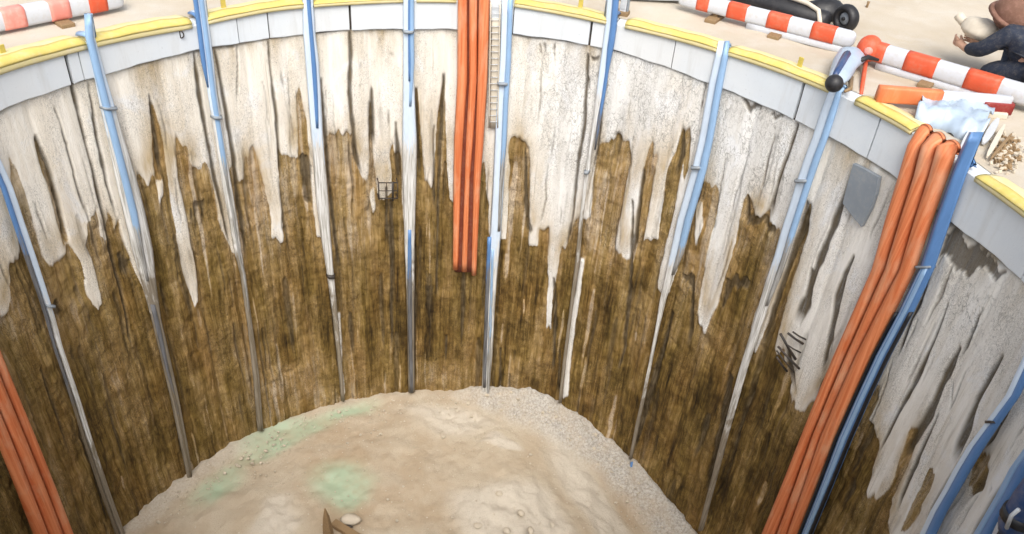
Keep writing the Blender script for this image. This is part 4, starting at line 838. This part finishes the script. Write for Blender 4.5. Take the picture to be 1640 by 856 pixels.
# ------------------------------------------------------------------ barriers
BG = 'red and white barriers around the rim'
def zg(P):
    r = math.hypot(P[0], P[1]); t = math.atan2(P[0], P[1]); f = min(1, max(0, (r - RC - .4) / 2.5))
    return float(fzct(t)) * (1 - f) + (HC - .02) * f
def gpt(u, v):
    z = HC
    for _ in range(4): P = ground(u, v, z); z = zg(P)
    return np.array([P[0], P[1], z])
def oval(c, along, up, hw, hh, n=16, pw=4):
    side = along.cross(up).normalized(); out = []
    for k in range(n):
        a = 2 * math.pi * k / n; ca, sa = math.cos(a), math.sin(a)
        out.append(c + side * hw * math.copysign(abs(ca) ** (2 / pw), ca) + up * hh * math.copysign(abs(sa) ** (2 / pw), sa))
    return out
def beam_barrier(p0, p1, bands, hh, hw, lift, label, tilt=0, round_ends=True, lower=None, feet=(), lead=None):
    """p0, p1: ground points under the two ends; bands: (s0, s1, material) along the beam"""
    A = Vector(p0); B = Vector(p1); along = (B - A).normalized(); L = (B - A).length; up = Vector((0, 0, 1)); up = (up - along * along.z).normalized()
    root = empty('barrier', A.lerp(B, .5), label, 'barrier', BG)
    def sect(s, k=1.0, g=0.0): return oval(A.lerp(B, s) + up * (lift + hh), along, up, (hw + g) * k, (hh + g) * k)
    m = MB(); rs = []
    for e, k in ((-.02, .55), (-.012, .82), (0, .95), (.02, 1)): rs.append(sect(e, k))
    for s in np.linspace(.05, .95, 14): rs.append(sect(s))
    for e, k in ((.98, 1), (1, .95), (1.012, .82), (1.02, .55)): rs.append(sect(e, k))
    m.loft(rs); m.build('body', MT['white'], root)
    for s0, s1, mat in bands:
        b = MB(); n = 5
        b.loft([sect(s0, .97)] + [sect(s0 + (s1 - s0) * i / n, 1, .006) for i in range(n + 1)] + [sect(s1, .97)]); b.build('red_block', MT[mat], root)
    for s in feet:
        b = MB(); c = A.lerp(B, s); side = along.cross(up)
        b.box(c + up * .03, along, side, up, .09, hw * 2.6, .03); b.box(c + up * (lift / 2 + .03), along, side, up, .035, .035, lift / 2 + .03); b.build('foot', MT['wood'], root, smooth=False, bevel=.01)
    if lower:
        b = MB(); b.loft([oval(A.lerp(B, s) + up * (lift * .5), along, up, hw * .8, lift * .5 + .01) for s in np.linspace(lower[0], lower[1], 8)]); b.build('skirt', MT['white'], root)
    return root, A, B, along, up
# behind the right rim
q0 = gpt(1090, 18); q1 = gpt(1356, 86)
beam_barrier(q0, q1, [(.10, .175, 'red'), (.29, .405, 'red'), (.53, .655, 'red'), (.785, .915, 'red')], .115, .09, .10, 'red and white barrier on the rim in front of the black pipe and tyre', lower=(.42, 1.0), feet=(.22, .6))
q0 = gpt(1386, 104); q1 = gpt(1692, 196)
r2, A2, B2, al2, up2 = beam_barrier(q0, q1, [(-.0, .088, 'red'), (.20, .365, 'red'), (.52, .69, 'red')], .125, .10, .10, 'red and white barrier with a round red lamp end, by the person', feet=(.35, .75), lower=(.06, .62))
# its lamp and post
m = MB(); c = A2 + up2 * .235 - al2 * .02; m.ball(c, .17, .17, .19, n=18, m=12); m.build('warning_lamp', MT['red'], r2)
m = MB(); a = Vector(gpt(1379, 152)); m.tube([a, A2 + up2 * .16 - al2 * .03], [.025, .035], 8); m.build('post', MT['red'], r2)
m = MB(); d = (Vector(CAM) - c).normalized(); d.z *= .3; d.normalize(); ax = d.orthogonal().normalized(); m.ball(c + d * .155, .06, .06, .03, (ax, d.cross(ax), d), n=14, m=6); m.build('lens', MT['pink'], r2)  # pink spot: the highlight on the lamp put in as colour
# low board lying in front
q0 = gpt(1400, 172); q1 = gpt(1606, 188)
A = Vector(q0); B = Vector(q1); al = (B - A).normalized(); up = Vector((0, 0, 1)); side = al.cross(up).normalized()
low = empty('barrier', A.lerp(B, .5), 'low orange and white board barrier with dark red end, closest to the pit edge', 'barrier', BG)
def board(s0, s1, mat, name, h=.10, w=.05, lift=.09, g=0):
    b = MB(); b.loft([oval(A.lerp(B, s) + up * (lift + h), al, up, w + g, h + g, 16, 6) for s in np.linspace(s0, s1, 6)]); return b.build(name, MT[mat], low)
board(0, 1.0, 'white', 'board'); board(-.01, .47, 'orange', 'orange_panel', g=.006); board(.80, 1.03, 'darkred', 'end_panel', h=.07, lift=.06, g=.012, w=.055)
b = MB(); b.box(A.lerp(B, .68) + up * .05 + side * -.02, al, side, up, (B - A).length * .32, .12, .045); b.build('base_beam', MT['cream'], low, smooth=False, bevel=.02)
b = MB(); b.ball(A.lerp(B, .48) + up * .06 - side * .08, .10, .12, .06); b.build('foot', MT['palegrey'], low)
# left rim
q0 = gpt(-168, 90); q1 = gpt(192, 18)
beam_barrier(q0, q1, [(.03, .14, 'pink'), (.235, .325, 'pink'), (.445, .545, 'pink'), (.655, .75, 'pink'), (.84, .93, 'red')], .13, .10, .06, 'pink and white barrier at the top left corner, overexposure painted in', feet=(.3, .7))

# ------------------------------------------------------------------ dark things behind the barrier
a = Vector(gpt(1150, 2)); b_ = Vector(gpt(1316, 52)); d = (b_ - a).normalized()
m = MB(); m.tube([a - d * 1.2 + Vector((0, 0, .17)), a + Vector((0, 0, .17)), a.lerp(b_, .5) + Vector((0, 0, .175)), b_ + Vector((0, 0, .17)), b_ + d * .05 + Vector((0, 0, .17))], [.15, .16, .165, .16, .13], 20)
bp = m.build('black_pipe', MT['black']); tag(bp, 'fat black pipe lying behind the red and white barrier at the top right', 'pipe')
s = d.cross(Vector((0, 0, 1)))
m = MB(); pts = [a.lerp(b_, k) + Vector((0, 0, z)) + s * w for k, z, w in ((.2, .02, -.36), (.26, .22, -.22), (.42, .37, -.08), (.62, .38, 0), (.82, .37, .03), (.94, .33, .09), (1.0, .2, .2), (1.02, .05, .24))]
m.tube(pts, .035, 10); h = m.build('beige_hose', MT['cream']); tag(h, 'beige hose arched over the fat black pipe', 'hose')
tc = gpt(1348, 52); ty = empty('tyre', tuple(tc), 'black tyre with a grey rim at the end of the fat black pipe', 'tyre')
c = Vector(tc) + Vector((0, 0, .22)); ax = (Vector((CAM[0], CAM[1], 0)) - Vector((c.x, c.y, 0))).normalized() * .75 + d * -.5; ax.normalize()
up = (Vector((0, 0, 1)) - ax * ax.z).normalized(); sd = ax.cross(up)
rings = []
for k in range(29):
    q = 2 * math.pi * k / 28; rr = up * math.sin(q) + sd * math.cos(q)
    rings.append([c + rr * (.155 + .062 * math.cos(w)) + ax * .095 * math.sin(w) for w in np.linspace(0, 2 * math.pi, 13)[:-1]])
m = MB(); m.loft(rings, cap=False); m.build('tread', MT['black'], ty)
m = MB(); m.tube([c - ax * .05, c - ax * .02, c + ax * .02, c + ax * .045], [.10, .10, .10, .08], 18); m.build('rim', MT['grey'], ty)
m = MB(); m.tube([c + ax * .03, c + ax * .075], [.03, .025], 12); m.build('hub', MT['black'], ty)
pb = gpt(1318, 30)
m = MB(); rr = random.Random(3); m.ball((pb[0], pb[1], pb[2] + .12), .32, .24, .2, n=16, m=9, bump=.08, seed=5); o = m.build('tarpaulin', MT['black']); tag(o, 'crumpled black tarpaulin heap behind the tyre', 'tarpaulin')

# ------------------------------------------------------------------ valve on the rim
vt = gpt(1362, 100); vv = Vector(vt)
ve = Vector(cyl(*wall(1336, 134, S - .30), S - .30)); rd = (vv - ve).normalized(); tg = rd.cross(Vector((0, 0, 1))).normalized(); un = tg.cross(rd).normalized()
va = empty('valve', tuple(vt), 'white and blue valve with a black round cap on the rim above a blue hose', 'valve')
LV = (vv - ve).length
cpts = [(1.12, .04, .10), (1.0, .10, .16), (.82, .12, .19), (.6, .10, .17), (.4, .06, .15), (.22, .03, .13), (.08, .0, .09)]
m = MB(); m.loft([[ve + rd * LV * q0_ + un * zz + tg * math.cos(q) * w * (1 + .1 * math.sin(3 * q + q0_ * 9)) + un * math.sin(q) * w * .75 for q in np.linspace(0, 2 * math.pi, 19)[:-1]] for q0_, zz, w in cpts]); m.build('body', MT['sheet'], va)
m = MB(); m.loft([[ve + rd * LV * q0_ + un * (zz + .035) + tg * (math.cos(q) * w * .42 - .03) + un * math.sin(q) * w * .78 for q in np.linspace(0, 2 * math.pi, 15)[:-1]] for q0_, zz, w in cpts[3:]]); m.build('band', MT['darkblue'], va)
m = MB(); m.ball(ve, .115, .115, .115, n=18, m=12); m.build('cap', MT['black'], va)
m = MB(); m.tube([ve + rd * LV * .62 + tg * .12 + un * .14, ve + rd * LV * .8 + tg * .22 + un * .18, ve + rd * LV * .85 + tg * .36 + un * .16], [.035, .035, .02], 8); m.build('lever', MT['black'], va)
m = MB(); m.tube([ve + rd * LV * .35 + tg * .14, ve + rd * LV * .1 + tg * .2 - un * .05, ve - rd * .06 + tg * .16 - un * .05], [.04, .03, .02], 6); m.build('bracket', MT['wood'], va)

# ------------------------------------------------------------------ white box with a wooden wedge at the top of the deep blue hose
wb = gpt(997, 24); w0 = Vector(wb); rd = Vector((wb[0], wb[1], 0)).normalized(); tg = Vector((rd.y, -rd.x, 0))
bx = empty('junction_box', tuple(wb), 'white upright box standing on the rim beside the deep blue hose', 'box')
m = MB(); m.box(w0 + Vector((0, 0, .25)), tg, rd, (0, 0, 1), .05, .05, .22); m.build('case', MT['white'], bx, smooth=False, bevel=.01)
m = MB(); m.box(w0 + Vector((0, 0, .27)) - rd * .055, tg, rd, (0, 0, 1), .035, .006, .16); m.build('door', MT['palegrey'], bx, smooth=False, bevel=.003)
m = MB(); m.box(w0 + Vector((0, 0, .30)) + tg * .07, tg, rd, (0, 0, 1), .014, .03, .28); m.build('post', MT['grey'], bx, smooth=False, bevel=.004)
m = MB(); m.box(w0 + Vector((0, 0, .03)) - rd * .02, tg, rd, (0, 0, 1), .10, .08, .04); o = m.build('timber_block', MT['wood'], None, smooth=False, bevel=.01); tag(o, 'small brown timber block under the white box on the rim', 'block')

# ------------------------------------------------------------------ plastic sheet and debris at the right corner
def sheet_patch(poly_px, lift):
    pass
c0, c1, c2, c3 = [Vector(gpt(*p)) for p in ((1462, 198), (1470, 172), (1585, 190), (1565, 232))]
NU, NV = 24, 14; v = []; f = []
for i in range(NU + 1):
    for j in range(NV + 1):
        s, t = i / NU, j / NV
        p = (c0.lerp(c3, s)).lerp(c1.lerp(c2, s), t + .12 * math.sin(s * 11) * (t - .5)) + (c3 - c0) * .06 * math.sin(t * 9) * (s - .5)
        z = .03 + .24 * float(fbm(np.array(s * 7.), np.array(t * 5.), 4)) + .06 * math.sin(t * 3.1)
        if t < .15: z -= (.15 - t) * .8
        v.append((p.x, p.y, p.z + z))
for i in range(NU):
    for j in range(NV): k = i * (NV + 1) + j; f.append([k, k + 1, k + NV + 2, k + NV + 1])
o = mesh('plastic_sheet', v, f, MT['sheet']); sm = o.modifiers.new('thickness', 'SOLIDIFY'); sm.thickness = .006; tag(o, 'crumpled pale blue plastic sheet on the rim above the right hand orange pipes', 'plastic sheet')
for i, (p, q, w, mat, lb) in enumerate((((1537, 250), (1556, 215), .05, 'palegrey', 'pale grey splintered board leaning left of the thick blue hose at the rim'), ((1572, 236), (1592, 205), .045, 'palegrey', 'grey splintered board just right of the thick blue hose at the rim'), ((1578, 258), (1602, 215), .03, 'cream', 'pale green cream board between the grey board and the rubble'), ((1583, 262), (1613, 230), .018, 'wood', 'thin brown stick lying on the rubble at the right'))):
    a = Vector(gpt(*p)) + Vector((0, 0, .05)); b = Vector(gpt(*q)) + Vector((0, 0, .12)); d = (b - a).normalized(); s = d.cross(Vector((0, 0, 1))).normalized(); n = s.cross(d)
    m = MB(); m.loft([[a.lerp(b, t) + s * w * k * x + n * .018 * y for x, y in ((-1, -1), (1, -1), (1, 1), (-1, 1))] for t, k in ((0, .35), (.12, .8), (.4, 1), (.75, .9), (1, .4))]); o = m.build('board' if i < 3 else 'stick', MT[mat], None, smooth=False, bevel=.005); tag(o, lb, 'board' if i < 3 else 'stick')
m = MB(); rr = random.Random(11)
for k in range(150):
    u = rr.gauss(1608, 10); vv_ = rr.gauss(246, 13); g = gpt(u, vv_); z = rr.uniform(.005, .05)
    m.ball((g[0], g[1], g[2] + z), rr.uniform(.012, .04), rr.uniform(.012, .04), rr.uniform(.01, .03), n=6, m=4, bump=.3, seed=k)
o = m.build('rubble', MT['wood'], None, smooth=False); tag(o, 'heap of small brown rubble behind the yellow edge guard at the right', 'rubble', kind='stuff')
m = MB(); rr = random.Random(12)
for k in range(110):
    u = rr.gauss(1606, 14); vv_ = rr.gauss(246, 16); g = gpt(u, vv_)
    m.ball((g[0], g[1], g[2] + rr.uniform(.0, .05)), rr.uniform(.012, .035), rr.uniform(.012, .035), rr.uniform(.01, .03), n=6, m=4, bump=.3, seed=k + 900)
o = m.build('gravel', MT['stone'], None, smooth=False); tag(o, 'pale gravel mixed into the rubble at the right', 'gravel', kind='stuff')

# ------------------------------------------------------------------ pegs in the ground, far cabin
for (u, v, h, lb) in ((1387, 14, .12, 'dark peg in the ground right of the tyre'), (1540, 40, .12, 'left of the two dark pegs in the ground left of the kneeling person'), (1551, 40, .12, 'right of the two dark pegs in the ground left of the kneeling person'), (1581, 46, .14, 'thin slanted brown peg beside the kneeling person')):
    g = gpt(u, v); m = MB(); m.tube([(g[0], g[1], g[2] - .03), (g[0] + .008, g[1], g[2] + h * .6), (g[0] + .012, g[1] + .01, g[2] + h)], [.022, .02, .026], 7); o = m.build('ground_peg', MT['wood'], None); tag(o, lb, 'peg', 'pegs in the sandy ground')
g0 = Vector(gpt(985, 4)); g1 = Vector(gpt(1112, 9)); al = (g1 - g0).normalized(); al.z = 0; al.normalize(); bk = Vector((-al.y, al.x, 0)); 
if bk.y < 0: bk = -bk
L = (g1 - g0).length; mid = g0.lerp(g1, .5)
cb = empty('site_cabin', tuple(mid), 'white site cabin with dark vents along its foot, far behind the rim', 'cabin')
m = MB(); m.box(mid + bk * 1.2 + Vector((0, 0, 1.3)), al, bk, (0, 0, 1), L / 2, 1.2, 1.25); m.build('wall', MT['white'], cb, smooth=False, bevel=.02)
for k in range(6):
    m = MB(); m.box(g0 + al * L * (.25 + .115 * k) + Vector((0, 0, .15)) - bk * .004, al, bk, (0, 0, 1), .06, .02, .06); m.build('vent', MT['steel'], cb, smooth=False)
m = MB(); m.box(mid + bk * 1.2 + Vector((0, 0, 2.6)), al, bk, (0, 0, 1), L / 2 + .08, 1.28, .05); m.build('roof', MT['grey'], cb, smooth=False)

# ------------------------------------------------------------------ things on the pit floor
def fpt(u, v, dz=0):
    g = ground(u, v, FZ + dz); return Vector((g[0], g[1], FZ + dz))
a = fpt(528, 872); h = 0.0
hh = height_at(a, 524, 814)
m = MB(); top = Vector((a.x - .02, a.y, hh)); d = (top - a)
m.loft([[a + d * t + Vector((x * w, y * w, 0)) for x, y in ((-1, -.7), (.8, -1), (1, .7), (-.6, 1))] for t, w in ((-.2, .085), (0, .085), (.45, .075), (.75, .05), (.93, .022), (1, .008))])
o = m.build('stake', MT['wood'], None, smooth=False, bevel=.008); tag(o, 'pointed brown wooden stake standing in the pit floor at the bottom', 'stake')
a = fpt(541, 842, .05); b = fpt(590, 872, .08); d = (b - a).normalized(); s = d.cross(Vector((0, 0, 1)))
m = MB(); m.box(a.lerp(b, .6), d, s, (0, 0, 1), (b - a).length * .75, .07, .05); o = m.build('plank', MT['wood'], None, smooth=False, bevel=.012); tag(o, 'weathered plank lying beside the stake on the pit floor', 'plank')
g = fpt(562, 836); m = MB(); m.ball(g + Vector((0, 0, .07)), .19, .11, .085, n=14, m=8, bump=.10, seed=8); o = m.build('clod', MT['stone'], None); tag(o, 'pale clod of mortar lying above the plank on the pit floor', 'clod')
g = fpt(556, 838); m = MB(); m.ball(g + Vector((0, -.10, .03)), .13, .035, .035, n=10, m=6, bump=.12, seed=9); o = m.build('bark_strip', MT['steel'], None); tag(o, 'dark brown strip of bark between the clod and the plank', 'bark')
src = None; rr = random.Random(21)
for (u, v, r) in ((430, 815, .16), (418, 842, .2), (455, 850, .14), (405, 828, .12), (800, 790, .14), (835, 822, .15), (765, 842, .15), (812, 850, .14), (850, 850, .16), (885, 840, .12), (585, 735, .07), (598, 742, .06), (368, 838, .10), (345, 812, .08)):
    g = fpt(u, v); m = MB(); r *= .62; m.ball((0, 0, 0), r, r * rr.uniform(.6, .95), r * rr.uniform(.3, .45), n=9, m=6, bump=.24, seed=rr.randint(0, 999))
    o = m.build('stone', MT['stone'], None); o.location = g + Vector((0, 0, -r * .06)); o.rotation_euler.z = rr.uniform(0, 6); sm = o.modifiers.new('subd', 'SUBSURF'); sm.levels = sm.render_levels = 1
    tag(o, 'pale rounded stone half buried in the sandy pit floor', 'stone', 'pale stones on the pit floor')
m = MB(); rr = random.Random(5)
for k in range(1500):
    t = rr.uniform(-1.2, 1.25); r = S - .1 - abs(rr.gauss(0, .5 if k % 2 else 1.8)); x, y = r * math.sin(t), r * math.cos(t)
    hgt = float(wallfoot_right(np.array(t))); w = hgt * 1.5 + .15; e = min(1, max(0, (r - (S - .02 - w)) / w)); q = rr.uniform(.007, .02) if rr.random() < .93 else rr.uniform(.02, .05)
    m.ball((x, y, FZ + float(fall(np.array(t))) * (r / S) ** 1.5 + hgt * e ** 1.3 * .9 + .02), q, q * rr.uniform(.6, 1), q * .7, n=5, m=4, bump=.25, seed=k)
o = m.build('pit_gravel', MT['stone'], None, smooth=False); tag(o, 'small loose gravel along the foot of the pit wall', 'gravel', kind='stuff')

# ------------------------------------------------------------------ kneeling person at the right edge
def skin_mesh(name, verts, edges, radii, mat, parent, root=0, sub=2):
    me = bpy.data.meshes.new(name); me.from_pydata([tuple(v) for v in verts], edges, []); me.update()
    o = bpy.data.objects.new(name, me); COL.objects.link(o); me.materials.append(mat)
    md = o.modifiers.new('skin', 'SKIN'); md.use_smooth_shade = True
    sv = me.skin_vertices[0].data
    for i, r in enumerate(radii):
        rr_ = r if hasattr(r, '__len__') else (r, r); sv[i].radius = rr_; sv[i].use_root = (i == root)
    sb = o.modifiers.new('subd', 'SUBSURF'); sb.levels = sb.render_levels = sub
    o.parent = parent; o.matrix_parent_inverse = Matrix.Translation(parent.location).inverted()
    return o
PS = 1.7
pg = Vector(gpt(1606, 136))
face = Vector(gpt(1540, 108)) - pg; face.z = 0; face.normalize(); lat = Vector((-face.y, face.x, 0)); Zu = Vector((0, 0, 1))
pe = empty('person', tuple(pg), 'kneeling person in brown hat and dark navy clothes behind the barrier', 'person')
def B(f, l, z): return pg + (face * f + lat * l + Zu * z) * PS
hip = B(-.20, 0, .20); waist = B(-.13, 0, .30); chest = B(-.02, 0, .40); neck = B(.09, 0, .46); head = B(.16, 0, .51)
V = [hip, waist, chest, neck, head, head + Zu * .09]; E_ = [(0, 1), (1, 2), (2, 3), (3, 4), (4, 5)]; Rr = [.13, .125, .14, .055, .088, .075]
J = []; 
for sgn in (-1, 1):
    b0 = len(V); V += [B(.03, sgn * .17, .44), B(.18, sgn * .21, .26), B(.35, sgn * .12, .20), B(.42, sgn * .10, .21)]; Rr += [.055, .045, .035, .03]; E_ += [(2, b0), (b0, b0 + 1), (b0 + 1, b0 + 2), (b0 + 2, b0 + 3)]
    b1 = len(V); V += [B(-.18, sgn * .1, .17), B(.14, sgn * .11, .10), B(-.12, sgn * .11, .06), B(-.24, sgn * .11, .04)]; Rr += [.09, .07, .05, .04]; E_ += [(0, b1), (b1, b1 + 1), (b1 + 1, b1 + 2), (b1 + 2, b1 + 3)]
    # fingers curled round the sack
    for k in range(4):
        f0 = len(V); s = (k - 1.5) * .021; V += [B(.455, sgn * .10 + s * .3, .215 + s), B(.49, sgn * .085 + s * .2, .22 + s), B(.505, sgn * .06, .225 + s)]; Rr += [.011, .010, .008]; E_ += [(b0 + 3, f0), (f0, f0 + 1), (f0 + 1, f0 + 2)]
    f0 = len(V); V += [B(.44, sgn * .075, .245), B(.47, sgn * .055, .26)]; Rr += [.012, .009]; E_ += [(b0 + 3, f0), (f0, f0 + 1)]
body = skin_mesh('body', V, E_, [r * PS for r in Rr], MT['skin'], pe)
# jacket and trousers follow the body
Vj = [B(-.20, 0, .20), waist, chest, B(.07, 0, .45)]; Ej = [(0, 1), (1, 2), (2, 3)]; Rj = [.16, .155, .175, .095]
for sgn in (-1, 1):
    b0 = len(Vj); Vj += [B(.03, sgn * .17, .44), B(.18, sgn * .21, .26), B(.34, sgn * .122, .205)]; Rj += [.08, .068, .05]; Ej += [(2, b0), (b0, b0 + 1), (b0 + 1, b0 + 2)]
skin_mesh('jacket', Vj, Ej, [r * PS for r in Rj], MT['navy'], pe)
Vt = [B(-.20, 0, .19)]; Et = []; Rt = [.185]
for sgn in (-1, 1):
    b1 = len(Vt); Vt += [B(-.18, sgn * .1, .17), B(.14, sgn * .11, .10), B(-.12, sgn * .11, .06), B(-.25, sgn * .11, .045)]; Rt += [.135, .10, .075, .055]; Et += [(0, b1), (b1, b1 + 1), (b1 + 1, b1 + 2), (b1 + 2, b1 + 3)]
skin_mesh('trousers', Vt, Et, [r * PS for r in Rt], MT['navy'], pe)
for sgn in (-1, 1):
    m = MB(); c = B(-.30, sgn * .11, .045); m.ball(c, .15 * PS, .06 * PS, .05 * PS, (face, lat, Zu), n=12, m=8); m.build('shoe', MT['black'], pe)
m = MB(); m.ball(head + (Zu * .05 - face * .02) * PS, .165 * PS, .155 * PS, .16 * PS, (face, lat, Zu), n=28, m=16, bump=.012, seed=4); m.tube([head + (Zu * .02 - face * .0) * PS, head + (Zu * -.005 + face * .01) * PS], [.175 * PS, .185 * PS], 24); m.build('hat', MT['brown'], pe)
for sgn in (-1, 1):
    m = MB(); m.ball(head + (face * .088 + lat * sgn * .032 - Zu * .015) * PS, .012 * PS, .014 * PS, .010 * PS, (face, lat, Zu), n=8, m=6); m.build('eye', MT['black'], pe)
m = MB(); m.ball(head + (face * .10 - Zu * .035) * PS, .022 * PS, .014 * PS, .026 * PS, (face, lat, Zu), n=8, m=6); m.build('nose', MT['skin'], pe)
m = MB(); m.ball(head + (face * .088 - Zu * .065) * PS, .010 * PS, .026 * PS, .007 * PS, (face, lat, Zu), n=8, m=6); m.build('mouth', MT['darkred'], pe)
# sack between the hands
sk = B(.33, .05, .36); m = MB(); rr = random.Random(2)
ax = (face, lat, Zu)
m.ball(sk, .17 * PS, .13 * PS, .09 * PS, ax, n=13, m=9, bump=.13, seed=6); m.tube([sk + face * .14 * PS, sk + (face * .19 + Zu * .02) * PS, sk + (face * .24 + Zu * .05) * PS], [.06 * PS, .03 * PS, .06 * PS], 9); o = m.build('sack', MT['cream']); sm = o.modifiers.new('subd', 'SUBSURF'); sm.levels = sm.render_levels = 1
tag(o, 'pale cream sack held by the kneeling person', 'sack')

# ------------------------------------------------------------------ light
SUN_EL, SUN_AZ = rad(54), rad(176)          # azimuth clockwise from +Y
w = bpy.data.worlds.new('World'); sc.world = w; w.use_nodes = True; nt = w.node_tree
bg = nt.nodes['Background']; sky = nt.nodes.new('ShaderNodeTexSky'); sky.sky_type = 'NISHITA'; sky.sun_disc = False
sky.sun_elevation = SUN_EL; sky.sun_rotation = SUN_AZ; sky.air_density = 1.0; sky.dust_density = 4.0; sky.ozone_density = 1.0
hs = nt.nodes.new('ShaderNodeHueSaturation'); hs.inputs['Saturation'].default_value = 0.45
nt.links.new(sky.outputs[0], hs.inputs['Color']); nt.links.new(hs.outputs[0], bg.inputs['Color']); bg.inputs['Strength'].default_value = 0.15
sl = bpy.data.lights.new('sun', 'SUN'); sl.energy = 1.5; sl.angle = rad(38); sl.color = (1, 0.95, 0.87)
so = bpy.data.objects.new('sun', sl); COL.objects.link(so)
dv = Vector((math.sin(SUN_AZ) * math.cos(SUN_EL), math.cos(SUN_AZ) * math.cos(SUN_EL), math.sin(SUN_EL)))
so.rotation_euler = dv.to_track_quat('Z', 'Y').to_euler(); so.location = dv * 30
vs = sc.view_settings; vs.view_transform = 'Standard'; vs.look = 'None'; vs.gamma = 1; vs.use_curve_mapping = False; vs.exposure = 0.74
sc.cycles.max_bounces = 8; sc.cycles.diffuse_bounces = 5
